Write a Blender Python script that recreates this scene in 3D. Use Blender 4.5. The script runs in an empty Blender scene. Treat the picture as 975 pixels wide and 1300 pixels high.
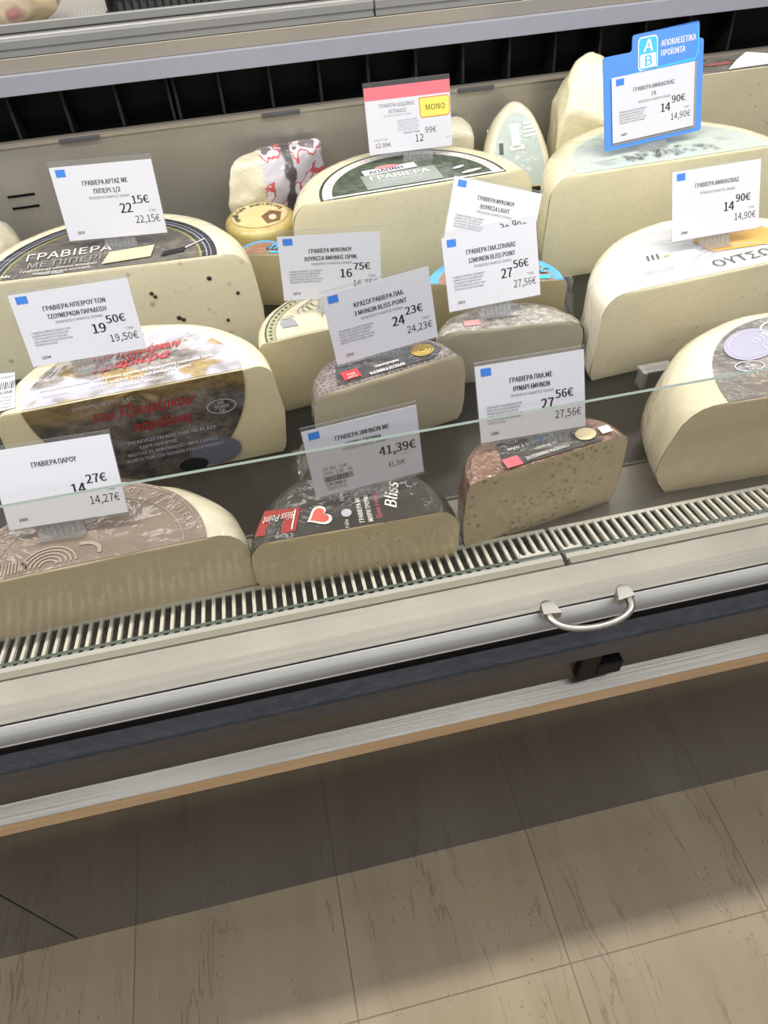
import bpy, bmesh, math, random, os
from mathutils import Vector, Matrix, noise
C = bpy.context.scene.collection
SC = bpy.context.scene
rnd = random.Random(7)
PI = math.pi

# ------------------------------------------------------------------ camera, sky, lamps, exposure
cam = bpy.data.objects.new('camera', bpy.data.cameras.new('camera'))
C.objects.link(cam)
CR = [[0.9767426758721726, -0.20882489654693323, -0.04864059736712444],
      [-0.18680315205325035, -0.7174160109462954, -0.6711325127133055],
      [0.10525363420347209, 0.6646099832383409, -0.7397399831473854]]
rot = Matrix((CR[0], [-v for v in CR[1]], [-v for v in CR[2]])).transposed()
cam.matrix_world = Matrix.Translation((0, 0, 1.4)) @ rot.to_4x4()
cam.data.sensor_fit = 'VERTICAL'
cam.data.sensor_height = 36.0
cam.data.lens = 873.5 / 1300 * 36.0
cam.data.clip_start = 0.02
SC.camera = cam

world = bpy.data.worlds.new('shop_air')
SC.world = world
world.use_nodes = True
bg = world.node_tree.nodes['Background']
bg.inputs[0].default_value = (0.80, 0.82, 0.86, 1)
bg.inputs[1].default_value = 0.44

def area(name, loc, sx, sy, power, col=(1, 0.97, 0.92), aim=None, shape='RECTANGLE'):
    l = bpy.data.lights.new(name, 'AREA')
    l.shape = shape; l.size = sx; l.size_y = sy; l.energy = power; l.color = col
    o = bpy.data.objects.new(name, l); C.objects.link(o); o.location = loc
    if aim is not None:
        o.rotation_euler = (Vector(aim) - Vector(loc)).to_track_quat('-Z', 'Y').to_euler()
    return o
area('canopy_lamp', (0.2, 0.70, 1.80), 3.6, 0.05, 17, (1.0, 0.97, 0.90))
area('overhead_strip_light', (0.3, 1.0, 3.05), 7.0, 0.08, 56, (1.0, 0.94, 0.82))
area('overhead_strip_light', (0.3, 0.58, 3.1), 7.0, 0.08, 5)
area('overhead_strip_light', (0.0, -0.60, 3.2), 7.0, 0.20, 24, (1.0, 0.98, 0.95))
area('overhead_strip_light', (0.0, -2.4, 3.2), 7.0, 0.20, 28, (1.0, 0.98, 0.95), aim=(0.0, 0.6, 0.8))  # unseen extra strip behind the viewer, added for sparkle on the film
area('overhead_strip_light', (0.3, 2.9, 3.1), 7.0, 0.25, 42, (1.0, 0.98, 0.95))
area('overhead_strip_light', (0.3, 4.6, 3.1), 7.0, 0.25, 30, (1.0, 0.98, 0.95))  # another added strip, far behind the counter, for more glints on the wraps
for k in range(5):
    area('ceiling_spot_lamp', (-2.43 + 1.45 * k, -0.5, 3.0), 0.16, 0.16, 1.0, aim=(-2.43 + 1.45 * k, 0.9, 0.8), shape='DISK')
SC.view_settings.view_transform = 'Standard'
SC.view_settings.look = 'None'
SC.view_settings.gamma = 1.0
SC.view_settings.use_curve_mapping = False
SC.view_settings.exposure = 0.08
SC.cycles.max_bounces = 10
SC.cycles.transparent_max_bounces = 24
SC.cycles.caustics_reflective = False
SC.cycles.caustics_refractive = False
SC.cycles.use_denoising = True

# ------------------------------------------------------------------ node helpers and materials
def nodes(m):
    m.use_nodes = True
    nt = m.node_tree
    return nt, nt.nodes['Principled BSDF']

def N(nt, typ, ins=None, **props):
    n = nt.nodes.new(typ)
    for k, v in props.items():
        setattr(n, k, v)
    for k, v in (ins or {}).items():
        s = n.inputs[k]
        if hasattr(v, 'is_linked') or isinstance(v, bpy.types.NodeSocket):
            nt.links.new(v, s)
        else:
            s.default_value = v
    return n

def coords(nt, scale=(1, 1, 1), loc=(0, 0, 0)):
    tc = N(nt, 'ShaderNodeTexCoord')
    mp = N(nt, 'ShaderNodeMapping', {'Vector': tc.outputs['Object'], 'Scale': scale, 'Location': loc})
    return mp.outputs[0]

def ramp(nt, fac, stops, interp='LINEAR'):
    r = N(nt, 'ShaderNodeValToRGB', {'Fac': fac})
    cr = r.color_ramp; cr.interpolation = interp
    while len(cr.elements) < len(stops):
        cr.elements.new(0.5)
    for e, (p, c) in zip(cr.elements, stops):
        e.position = p
        e.color = (c, c, c, 1) if isinstance(c, (int, float)) else (*c[:3], 1)
    return r.outputs[0]

def mixc(nt, fac, a, b):
    n = nt.nodes.new('ShaderNodeMix'); n.data_type = 'RGBA'
    for s, v in ((n.inputs[0], fac), (n.inputs[6], a), (n.inputs[7], b)):
        if isinstance(v, bpy.types.NodeSocket):
            nt.links.new(v, s)
        else:
            s.default_value = v if isinstance(v, (int, float)) else (*v[:3], 1)
    return n.outputs[2]

def math_n(nt, op, a, b=0.0):
    n = nt.nodes.new('ShaderNodeMath'); n.operation = op
    for s, v in zip(n.inputs, (a, b)):
        if isinstance(v, bpy.types.NodeSocket):
            nt.links.new(v, s)
        else:
            s.default_value = v
    return n.outputs[0]

def setc(b, col):
    b.inputs['Base Color'].default_value = (*col, 1)

def coat(nt, b, strength=0.35, scale=45, rough=0.08, weight=0.8, stretch=(1, 1, 1)):
    """cling film drawn tight over the surface"""
    v = coords(nt, tuple(scale * s for s in stretch))
    n1 = N(nt, 'ShaderNodeTexNoise', {'Vector': v, 'Scale': 1.0, 'Detail': 3.0, 'Distortion': 1.2})
    v2 = N(nt, 'ShaderNodeTexVoronoi', {'Vector': v, 'Scale': 2.3})
    h = math_n(nt, 'ADD', n1.outputs['Fac'], math_n(nt, 'MULTIPLY', v2.outputs['Distance'], 0.5))
    bp = N(nt, 'ShaderNodeBump', {'Height': h, 'Strength': strength, 'Distance': 0.004})
    b.inputs['Coat Weight'].default_value = weight
    b.inputs['Coat Roughness'].default_value = rough
    nt.links.new(bp.outputs[0], b.inputs['Coat Normal'])

def plain(name, col, rough=0.5, metal=0.0, spec=0.5):
    m = bpy.data.materials.new(name)
    nt, b = nodes(m)
    v = coords(nt, (30, 30, 30))
    n = N(nt, 'ShaderNodeTexNoise', {'Vector': v, 'Scale': 1.0, 'Detail': 2.0})
    c = mixc(nt, n.outputs['Fac'], tuple(x * 0.95 for x in col), tuple(min(1, x * 1.05) for x in col))
    nt.links.new(c, b.inputs['Base Color'])
    b.inputs['Roughness'].default_value = rough
    b.inputs['Metallic'].default_value = metal
    b.inputs['Specular IOR Level'].default_value = spec
    return m

def clear(name, tint=(0.95, 0.97, 0.97), gloss_rough=0.05, body=0.0, bump=0.0, scale=60, base_f=0.04, body_col=(0.9, 0.9, 0.92)):
    """thin clear plastic, film or glass"""
    m = bpy.data.materials.new(name); m.use_nodes = True
    nt = m.node_tree; nt.nodes.clear()
    out = N(nt, 'ShaderNodeOutputMaterial')
    tr = N(nt, 'ShaderNodeBsdfTransparent', {'Color': (*tint, 1)})
    gl = N(nt, 'ShaderNodeBsdfGlossy', {'Roughness': gloss_rough})
    lw = N(nt, 'ShaderNodeLayerWeight', {'Blend': 0.5})
    fac = math_n(nt, 'ADD', math_n(nt, 'MULTIPLY', math_n(nt, 'POWER', lw.outputs['Facing'], 5.0), 0.9), base_f)
    if bump:
        v = coords(nt, (scale, scale, scale))
        n1 = N(nt, 'ShaderNodeTexNoise', {'Vector': v, 'Scale': 1.0, 'Detail': 3.0, 'Distortion': 1.0})
        bp = N(nt, 'ShaderNodeBump', {'Height': n1.outputs['Fac'], 'Strength': bump, 'Distance': 0.004})
        nt.links.new(bp.outputs[0], gl.inputs['Normal']); nt.links.new(bp.outputs[0], lw.inputs['Normal'])
    a = tr.outputs[0]
    if body:
        df = N(nt, 'ShaderNodeBsdfDiffuse', {'Color': (*body_col, 1)})
        mx0 = N(nt, 'ShaderNodeMixShader', {0: body}); nt.links.new(tr.outputs[0], mx0.inputs[1]); nt.links.new(df.outputs[0], mx0.inputs[2])
        a = mx0.outputs[0]
    mx = N(nt, 'ShaderNodeMixShader', {0: fac}); nt.links.new(a, mx.inputs[1]); nt.links.new(gl.outputs[0], mx.inputs[2])
    nt.links.new(mx.outputs[0], out.inputs[0])
    return m

def brushed(name, col, rough=0.3, along='x', fleck=0.15, metal=1.0):
    m = bpy.data.materials.new(name); nt, b = nodes(m)
    sc = {'x': (3, 400, 400), 'z': (400, 400, 3)}[along]
    n = N(nt, 'ShaderNodeTexNoise', {'Vector': coords(nt, sc), 'Scale': 1.0, 'Detail': 3.0})
    n2 = N(nt, 'ShaderNodeTexNoise', {'Vector': coords(nt, (9, 9, 9)), 'Scale': 1.0, 'Detail': 2.0})
    c = mixc(nt, n.outputs['Fac'], tuple(x * (1 - fleck) for x in col), tuple(min(1, x * (1 + fleck)) for x in col))
    nt.links.new(c, b.inputs['Base Color'])
    b.inputs['Metallic'].default_value = metal
    r = math_n(nt, 'ADD', math_n(nt, 'MULTIPLY', n2.outputs['Fac'], 0.15), rough - 0.07)
    nt.links.new(r, b.inputs['Roughness'])
    bp = N(nt, 'ShaderNodeBump', {'Height': n.outputs['Fac'], 'Strength': 0.12, 'Distance': 0.001})
    nt.links.new(bp.outputs[0], b.inputs['Normal'])
    return m

def paste(name, col, dark=None, specks=None, hole_scale=70, hole_size=0.10, mott=0.06, wrap=0.8, film=0.5, film_scale=28, rough=0.45):
    """cut cheese: a mottled cream paste with small eyes or specks, under film"""
    m = bpy.data.materials.new(name); nt, b = nodes(m)
    dark = dark or tuple(x * 0.72 for x in col)
    n = N(nt, 'ShaderNodeTexNoise', {'Vector': coords(nt, (14, 14, 14)), 'Scale': 1.0, 'Detail': 4.0})
    c = mixc(nt, n.outputs['Fac'], tuple(x * (1 - mott * 1.5) for x in col), tuple(min(1, x * (1 + mott)) for x in col))
    n3 = N(nt, 'ShaderNodeTexNoise', {'Vector': coords(nt, (90, 90, 130), (5, 2, 8)), 'Scale': 1.0, 'Detail': 3.0})
    c = mixc(nt, math_n(nt, 'MULTIPLY', ramp(nt, n3.outputs['Fac'], [(0.5, 0.0), (0.7, 1.0)]), 0.22), c, dark)
    if specks:
        vo = N(nt, 'ShaderNodeTexVoronoi', {'Vector': coords(nt, (hole_scale, hole_scale, hole_scale)), 'Scale': 1.0, 'Randomness': 1.0})
        dens = N(nt, 'ShaderNodeTexNoise', {'Vector': coords(nt, (25, 25, 25), (3, 1, 2)), 'Scale': 1.0, 'Detail': 1.0})
        f = ramp(nt, vo.outputs['Distance'], [(0.0, 1.0), (hole_size, 0.7), (hole_size * 1.6, 0.0)])
        g = ramp(nt, dens.outputs['Fac'], [(0.45, 0.0), (0.55, 1.0)])
        c = mixc(nt, math_n(nt, 'MULTIPLY', f, g), c, specks)
    nt.links.new(c, b.inputs['Base Color'])
    b.inputs['Roughness'].default_value = rough
    b.inputs['Subsurface Weight'].default_value = 0.0
    coat(nt, b, film, film_scale, 0.1, wrap)
    return m

def rindmat(name, cols, scale=20, film=0.85, film_scale=30, rough=0.5, wrap=0.9, stretch=(1, 1, 1), cross=False, crumple=0.0):
    m = bpy.data.materials.new(name); nt, b = nodes(m)
    n = N(nt, 'ShaderNodeTexNoise', {'Vector': coords(nt, tuple(scale * s for s in stretch)), 'Scale': 1.0, 'Detail': 5.0, 'Roughness': 0.6})
    c = ramp(nt, n.outputs['Fac'], [(0.3, cols[0]), (0.7, cols[1])])
    if cross:
        v = coords(nt, (1, 1, 1))
        v = coords(nt, (130, 130, 230))
        w1 = N(nt, 'ShaderNodeTexVoronoi', {'Vector': v, 'Scale': 1.0, 'Randomness': 0.75}, feature='DISTANCE_TO_EDGE')
        k = ramp(nt, w1.outputs['Distance'], [(0.02, 0.55), (0.14, 0.0)])
        c = mixc(nt, k, c, cols[2])
        bp = N(nt, 'ShaderNodeBump', {'Height': w1.outputs['Distance'], 'Strength': 0.6, 'Distance': 0.002})
        nt.links.new(bp.outputs[0], b.inputs['Normal'])
    if crumple:
        v = coords(nt, (1, 1, 1))
        cv = N(nt, 'ShaderNodeTexVoronoi', {'Vector': v, 'Scale': 75.0, 'Randomness': 1.0})
        cn = N(nt, 'ShaderNodeTexNoise', {'Vector': v, 'Scale': 60.0, 'Detail': 4.0, 'Distortion': 2.0})
        hh = math_n(nt, 'ADD', cv.outputs['Distance'], cn.outputs['Fac'])
        bp = N(nt, 'ShaderNodeBump', {'Height': hh, 'Strength': crumple, 'Distance': 0.006})
        nt.links.new(bp.outputs[0], b.inputs['Normal'])
        b.inputs['Metallic'].default_value = 0.25
        rough = 0.25
    nt.links.new(c, b.inputs['Base Color'])
    b.inputs['Roughness'].default_value = rough
    coat(nt, b, film, film_scale, 0.1, wrap)
    return m

def ringmat(name, a, b_, stops, blotch=None, film=0.3, film_scale=30, weight=0.7, rough=0.5, blotch_scale=30):
    """printed round label: colour by distance from the wheel's centre; blotch = (r limit, colour, amount)"""
    m = bpy.data.materials.new(name); nt, b = nodes(m)
    v = coords(nt, (1 / a, 1 / b_, 0))
    ln = N(nt, 'ShaderNodeVectorMath', {0: v}, operation='LENGTH')
    c = ramp(nt, ln.outputs['Value'], stops, 'CONSTANT')
    if blotch:
        n = N(nt, 'ShaderNodeTexNoise', {'Vector': coords(nt, (blotch_scale,) * 3), 'Scale': 1.0, 'Detail': 5.0, 'Roughness': 0.65})
        k = ramp(nt, n.outputs['Fac'], [(0.42, 0.0), (0.62, blotch[2])])
        lim = math_n(nt, 'LESS_THAN', ln.outputs['Value'], blotch[0])
        c = mixc(nt, math_n(nt, 'MULTIPLY', k, lim), c, blotch[1])
    nt.links.new(c, b.inputs['Base Color'])
    b.inputs['Roughness'].default_value = rough
    coat(nt, b, film, film_scale, 0.08, weight)
    return m

def ink(name, col, rough=0.55):
    m = bpy.data.materials.new(name); nt, b = nodes(m)
    n = N(nt, 'ShaderNodeTexNoise', {'Vector': coords(nt, (200, 200, 200)), 'Scale': 1.0})
    c = mixc(nt, n.outputs['Fac'], tuple(x * 0.93 for x in col), col)
    nt.links.new(c, b.inputs['Base Color'])
    b.inputs['Roughness'].default_value = rough
    return m

M = {}
M['paper'] = ink('card_paper', (0.67, 0.68, 0.75), 0.6)
M['black'] = ink('black_ink', (0.012, 0.012, 0.014))
M['grey_ink'] = ink('grey_ink', (0.10, 0.10, 0.115))
M['pale_ink'] = ink('pale_grey_ink', (0.30, 0.30, 0.33))
M['blue_ink'] = ink('blue_ink', (0.05, 0.22, 0.72))
M['red_ink'] = ink('red_ink', (0.62, 0.05, 0.06))
M['pink_band'] = ink('pink_red_ink', (0.80, 0.17, 0.22))
M['yellow_ink'] = ink('yellow_ink', (0.88, 0.72, 0.13))
M['orange_line'] = ink('orange_red_ink', (0.80, 0.14, 0.08))
M['white_ink'] = ink('white_ink', (0.82, 0.82, 0.82))
M['lav_ink'] = ink('lavender_ink', (0.52, 0.52, 0.62))
M['navy_ink'] = ink('navy_ink', (0.02, 0.03, 0.10))
M['gold_ink'] = ink('gold_ink', (0.55, 0.40, 0.10))
M['brown_ink'] = ink('brown_ink', (0.20, 0.10, 0.05))
M['sky_ink'] = ink('light_blue_ink', (0.06, 0.50, 0.90))
M['green_ink'] = ink('dark_green_ink', (0.03, 0.06, 0.04))
M['cream_ink'] = ink('cream_ink', (0.72, 0.62, 0.40))
M['mauve_ink'] = ink('mauve_line_ink', (0.42, 0.34, 0.30))
M['red_script'] = ink('dark_red_ink', (0.35, 0.03, 0.03))
M['sleeve'] = clear('clear_acrylic', (0.97, 0.975, 0.98), 0.05, body=0.04)
M['foot'] = clear('clear_plastic_clip', (0.92, 0.93, 0.94), 0.08, body=0.13, bump=0.3, scale=150, base_f=0.08)
M['film'] = clear('cling_film', (0.97, 0.97, 0.97), 0.09, body=0.06, bump=0.9, scale=55, base_f=0.10)
M['glass'] = clear('front_glass', (0.905, 0.90, 0.88), 0.01)
M['glass_edge'] = plain('glass_edge_green', (0.13, 0.17, 0.145), 0.2)
M['frame_blue'] = plain('blue_plastic', (0.085, 0.27, 0.75), 0.4)

# ------------------------------------------------------------------ mesh builder
_tc = {}; _cap = {}
def load_font(f):    # faces that ship inside Blender; its built-in face otherwise
    try:
        return bpy.data.fonts.load(os.path.join(bpy.utils.system_resource('DATAFILES'), 'fonts', f))
    except Exception:
        return None
FONT = load_font('Noto Sans CJK Regular.woff2')
def raw_text(s, font):
    cu = bpy.data.curves.new('writing', 'FONT'); cu.body = s; cu.resolution_u = 2
    if font:
        cu.font = font
    o = bpy.data.objects.new('writing', cu)
    me = o.to_mesh()
    vs = [(v.co.x, v.co.y) for v in me.vertices]
    fs = [tuple(p.vertices) for p in me.polygons]
    o.to_mesh_clear(); bpy.data.objects.remove(o); bpy.data.curves.remove(cu)
    return vs, fs
ACC = dict(zip('άέήίόύώΪ', 'αεηιουωΙ'))
def text_geo(s, bold=False):
    """outline of a line of writing, cap height 1, as points and faces; accents are drawn as little ticks"""
    if s not in _tc:
        if not _cap:
            _cap['H'] = max(v[1] for v in raw_text('H', FONT)[0])
        k = 1 / _cap['H']
        plain_s = ''.join(ACC.get(ch, ch) for ch in s)
        vs, fs = raw_text(plain_s, FONT)
        vs = [(x * k, y * k) for x, y in vs]; fs = list(fs)
        end = lambda t: max(v[0] for v in raw_text(t + 'H', FONT)[0]) * k
        for i, ch in enumerate(s):
            if ch in ACC:
                cx = (end(plain_s[:i]) + end(plain_s[:i + 1])) / 2 - end('') + 0.03
                if ch == 'Ϊ':
                    ticks = [((cx - 0.2, 1.1), (cx - 0.08, 1.1), (cx - 0.08, 1.22), (cx - 0.2, 1.22)), ((cx + 0.08, 1.1), (cx + 0.2, 1.1), (cx + 0.2, 1.22), (cx + 0.08, 1.22))]
                else:
                    ticks = [((cx - 0.06, 0.84), (cx + 0.03, 0.84), (cx + 0.16, 1.08), (cx + 0.02, 1.08))]
                for q in ticks:
                    o = len(vs); vs += list(q); fs.append((o, o + 1, o + 2, o + 3))
        xs = [v[0] for v in vs] or [0]
        _tc[s] = (vs, fs, min(xs), max(xs))
    return _tc[s]

class MB:
    def __init__(s):
        s.v = []; s.f = []; s.m = []; s.sm = []
    def add(s, vs, fs, mi=0, smooth=False):
        o = len(s.v); s.v += [tuple(v) for v in vs]
        for f in fs:
            s.f.append(tuple(i + o for i in f)); s.m.append(mi); s.sm.append(smooth)
    def box(s, c, d, mi=0, rz=0.0, rx=0.0, taper=1.0):
        x, y, z = (q / 2 for q in d)
        R = Matrix.Rotation(rz, 3, 'Z') @ Matrix.Rotation(rx, 3, 'X')
        P = [(-x, -y, -z), (x, -y, -z), (x, y, -z), (-x, y, -z), (-x * taper, -y * taper, z), (x * taper, -y * taper, z), (x * taper, y * taper, z), (-x * taper, y * taper, z)]
        P = [Vector(c) + R @ Vector(p) for p in P]
        s.add(P, [(3, 2, 1, 0), (4, 5, 6, 7), (0, 1, 5, 4), (1, 2, 6, 5), (2, 3, 7, 6), (3, 0, 4, 7)], mi)
    def prof(s, pts, x0, x1, mi=0, smooth=False):
        """a closed (y, z) profile drawn along x"""
        n = len(pts)
        s.add([(x0, y, z) for y, z in pts] + [(x1, y, z) for y, z in pts],
              [tuple(range(n)), tuple(range(2 * n - 1, n - 1, -1))] + [(i, i + n, (i + 1) % n + n, (i + 1) % n) for i in range(n)], mi, smooth)
    def poly(s, pts, mi=0):
        s.add(pts, [tuple(range(len(pts)))], mi)
    def plate(s, pts, z0, z1, mi=0, side=None):
        """an outline in x, y given thickness along z"""
        n = len(pts)
        o = [(p[0], p[1], z0) for p in pts] + [(p[0], p[1], z1) for p in pts]
        s.add(o, [tuple(range(n - 1, -1, -1)), tuple(range(n, 2 * n))], mi)
        s.add(o, [(i, (i + 1) % n, (i + 1) % n + n, i + n) for i in range(n)], mi if side is None else side)
    def text(s, t, x, y, cap, mi=0, bold=False, align='c', z=0.0, rot=0.0, sx=1.0, shear=0.0, fit=None):
        vs, fs, a, b = text_geo(t, bold)
        if fit:
            sx = fit / max(1e-6, (b - a) * cap)
        off = {'l': a, 'c': (a + b) / 2, 'r': b}[align]
        cr, sr = math.cos(rot), math.sin(rot); out = []
        for sh in ((-0.035, 0.035) if bold else (0.0,)):   # bold = struck twice, a hair apart
            out = []
            for px, py in vs:
                u = ((px - off) * sx + sh + shear * py) * cap; w = py * cap
                out.append((x + u * cr - w * sr, y + u * sr + w * cr, z + sh * 0.0005))
            s.add(out, fs, mi)
    def arctext(s, t, cx, cy, rx, ry, a0, a1, cap, mi=0, z=0.0, bold=False):
        for i, ch in enumerate(t):
            if ch == ' ':
                continue
            a = a0 + (a1 - a0) * (i + 0.5) / len(t)
            tx, ty = -rx * math.sin(a), ry * math.cos(a)
            d = -1 if a1 < a0 else 1
            s.text(ch, cx + rx * math.cos(a), cy + ry * math.sin(a), cap, mi, bold, 'c', z, math.atan2(d * ty, d * tx))
    def ring(s, cx, cy, rx, ry, w, a0=0, a1=2 * PI, mi=0, z=0.0, n=40, rot=0.0):
        P = []; cr, sr = math.cos(rot), math.sin(rot)
        for i in range(n + 1):
            a = a0 + (a1 - a0) * i / n
            for k in (0, w):
                u, v = (rx - k) * math.cos(a), (ry - k) * math.sin(a)
                P.append((cx + u * cr - v * sr, cy + u * sr + v * cr, z))
        s.add(P, [(2 * i, 2 * i + 2, 2 * i + 3, 2 * i + 1) for i in range(n)], mi)
    def disc(s, cx, cy, rx, ry, mi=0, z=0.0, n=28, rot=0.0):
        cr, sr = math.cos(rot), math.sin(rot)
        s.poly([(cx + rx * math.cos(a) * cr - ry * math.sin(a) * sr, cy + rx * math.cos(a) * sr + ry * math.sin(a) * cr, z) for a in (2 * PI * i / n for i in range(n))], mi)
    def rect(s, x0, y0, x1, y1, mi=0, z=0.0, rot=0.0):
        cx, cy = (x0 + x1) / 2, (y0 + y1) / 2; cr, sr = math.cos(rot), math.sin(rot)
        s.poly([(cx + (x - cx) * cr - (y - cy) * sr, cy + (x - cx) * sr + (y - cy) * cr, z) for x, y in ((x0, y0), (x1, y0), (x1, y1), (x0, y1))], mi)
    def tube(s, path, r, mi=0, n=10, flat=1.0):
        path = [Vector(p) for p in path]; rings = []; up = Vector((0, 0, 1))
        for i, p in enumerate(path):
            t = (path[min(i + 1, len(path) - 1)] - path[max(i - 1, 0)]).normalized()
            a = t.cross(up); a = a.normalized() if a.length > 1e-4 else Vector((1, 0, 0)); b = a.cross(t)
            rr = r[i] if isinstance(r, (list, tuple)) else r
            rings.append([p + a * rr * math.cos(2 * PI * k / n) + b * rr * flat * math.sin(2 * PI * k / n) for k in range(n)])
        vs = [v for q in rings for v in q]
        fs = [(i * n + k, i * n + (k + 1) % n, (i + 1) * n + (k + 1) % n, (i + 1) * n + k) for i in range(len(path) - 1) for k in range(n)]
        fs += [tuple(range(n - 1, -1, -1)), tuple(range(len(vs) - n, len(vs)))]
        s.add(vs, fs, mi, True)
    def build(s, name, mats, parent=None, loc=(0, 0, 0), bevel=0.0, sharp=None, rot=None):
        me = bpy.data.meshes.new(name)
        me.from_pydata(s.v, [], s.f)
        for m in (mats if isinstance(mats, (list, tuple)) else [mats]):
            me.materials.append(m)
        me.polygons.foreach_set('material_index', s.m)
        me.polygons.foreach_set('use_smooth', s.sm)
        me.update()
        if sharp:
            me.set_sharp_from_angle(angle=sharp)
        o = bpy.data.objects.new(name, me); C.objects.link(o)
        o.location = loc
        if rot:
            o.rotation_euler = rot
        if parent:
            o.parent = parent
        if bevel:
            bv = o.modifiers.new('soft_edges', 'BEVEL'); bv.width = bevel; bv.segments = 2; bv.limit_method = 'ANGLE'
        return o

def tag(o, label, cat, group=None):
    o['label'] = label; o['category'] = cat
    if group:
        o['group'] = group
    return o
def empty(name, loc, rz=0.0):
    o = bpy.data.objects.new(name, None); C.objects.link(o); o.location = loc; o.rotation_euler = (0, 0, rz)
    o.empty_display_size = 0.02
    return o

# ------------------------------------------------------------------ floor
def floor_mat():
    m = bpy.data.materials.new('travertine_tile'); nt, b = nodes(m)
    tc = N(nt, 'ShaderNodeTexCoord'); sep = N(nt, 'ShaderNodeSeparateXYZ', {0: tc.outputs['Object']})
    x, y = sep.outputs[0], sep.outputs[1]
    n1 = N(nt, 'ShaderNodeTexNoise', {'Vector': coords(nt, (9, 1.6, 1)), 'Scale': 1.0, 'Detail': 6.0, 'Roughness': 0.6})
    c = ramp(nt, n1.outputs['Fac'], [(0.3, (0.30, 0.23, 0.145)), (0.7, (0.41, 0.33, 0.22))])
    # wandering dark veins that run away from the counter
    vn = N(nt, 'ShaderNodeTexNoise', {'Vector': coords(nt, (12, 1.5, 1)), 'Scale': 1.0, 'Detail': 6.0, 'Roughness': 0.55, 'Distortion': 0.25})
    e = math_n(nt, 'ABSOLUTE', math_n(nt, 'SUBTRACT', vn.outputs['Fac'], 0.5))
    vein = ramp(nt, e, [(0.0, 1.0), (0.003, 0.8), (0.006, 0.0)])
    gate = N(nt, 'ShaderNodeTexNoise', {'Vector': coords(nt, (7, 5, 1), (4, 2, 0)), 'Scale': 1.0, 'Detail': 3.0})
    vein = math_n(nt, 'MULTIPLY', vein, ramp(nt, gate.outputs['Fac'], [(0.34, 0.0), (0.5, 1.0)]))
    c = mixc(nt, math_n(nt, 'MULTIPLY', vein, 0.6), c, (0.16, 0.10, 0.055))
    pit = N(nt, 'ShaderNodeTexVoronoi', {'Vector': coords(nt, (110, 60, 1)), 'Scale': 1.0})
    pg = N(nt, 'ShaderNodeTexNoise', {'Vector': coords(nt, (11, 6, 1), (9, 3, 0)), 'Scale': 1.0, 'Detail': 2.0})
    pf = math_n(nt, 'MULTIPLY', ramp(nt, pit.outputs['Distance'], [(0.08, 1.0), (0.16, 0.0)]), ramp(nt, pg.outputs['Fac'], [(0.52, 0.0), (0.62, 0.8)]))
    c = mixc(nt, pf, c, (0.10, 0.075, 0.05))
    # joints of the square tiles
    def joint(u, off):
        f = math_n(nt, 'FRACT', math_n(nt, 'DIVIDE', math_n(nt, 'SUBTRACT', u, off), 0.3685))
        d = math_n(nt, 'ABSOLUTE', math_n(nt, 'SUBTRACT', f, 0.5))
        return math_n(nt, 'GREATER_THAN', d, 0.4968)
    j = math_n(nt, 'MAXIMUM', joint(x, -0.447), joint(y, 0.161))
    c = mixc(nt, math_n(nt, 'MULTIPLY', j, 0.75), c, (0.10, 0.08, 0.06))
    # a tone of its own for every tile
    ix = math_n(nt, 'FLOOR', math_n(nt, 'DIVIDE', math_n(nt, 'SUBTRACT', x, -0.447), 0.3685))
    wn = N(nt, 'ShaderNodeTexWhiteNoise', {'W': ix}, noise_dimensions='1D')
    c = mixc(nt, math_n(nt, 'MULTIPLY', wn.outputs['Value'], 0.22), c, (0.22, 0.18, 0.13))
    nt.links.new(c, b.inputs['Base Color'])
    b.inputs['Roughness'].default_value = 0.22
    b.inputs['Specular IOR Level'].default_value = 0.5
    return m
fl = MB(); fl.box((0, 0.5, -0.02), (9, 8, 0.04))
o = fl.build('floor', floor_mat()); o['kind'] = 'structure'

# ------------------------------------------------------------------ the refrigerated display counter
X0, X1 = -1.75, 1.75
DECK = 0.735
steel = brushed('brushed_steel', (0.31, 0.30, 0.275), 0.30)
sillm = brushed('sill_steel', (0.30, 0.29, 0.265), 0.42, fleck=0.05)
alu = brushed('anodised_aluminium', (0.34, 0.34, 0.335), 0.36, fleck=0.05, metal=0.4)
wallsteel = brushed('back_wall_steel', (0.50, 0.475, 0.425), 0.36, 'z', 0.10, 0.65)
panelm = plain('dark_bronze_panel', (0.030, 0.026, 0.020), 0.08, 0.0, 0.6)
recess = plain('brown_body_panel', (0.085, 0.066, 0.045), 0.35)
woodm = bpy.data.materials.new('beech_edge'); nt, b = nodes(woodm)
n = N(nt, 'ShaderNodeTexNoise', {'Vector': coords(nt, (5, 120, 160)), 'Scale': 1.0, 'Detail': 3.0})
nt.links.new(ramp(nt, n.outputs['Fac'], [(0.3, (0.52, 0.34, 0.19)), (0.7, (0.64, 0.44, 0.26))]), b.inputs['Base Color']); b.inputs['Roughness'].default_value = 0.4
bump_m = bpy.data.materials.new('black_bumper_plastic'); nt, b = nodes(bump_m)
n = N(nt, 'ShaderNodeTexNoise', {'Vector': coords(nt, (40, 160, 160)), 'Scale': 1.0, 'Detail': 5.0, 'Roughness': 0.7})
nt.links.new(ramp(nt, n.outputs['Fac'], [(0.35, (0.026, 0.029, 0.037)), (0.7, (0.050, 0.054, 0.066))]), b.inputs['Base Color'])
nt.links.new(math_n(nt, 'ADD', math_n(nt, 'MULTIPLY', n.outputs['Fac'], 0.22), 0.15), b.inputs['Roughness']); b.inputs['Specular IOR Level'].default_value = 0.45
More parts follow.
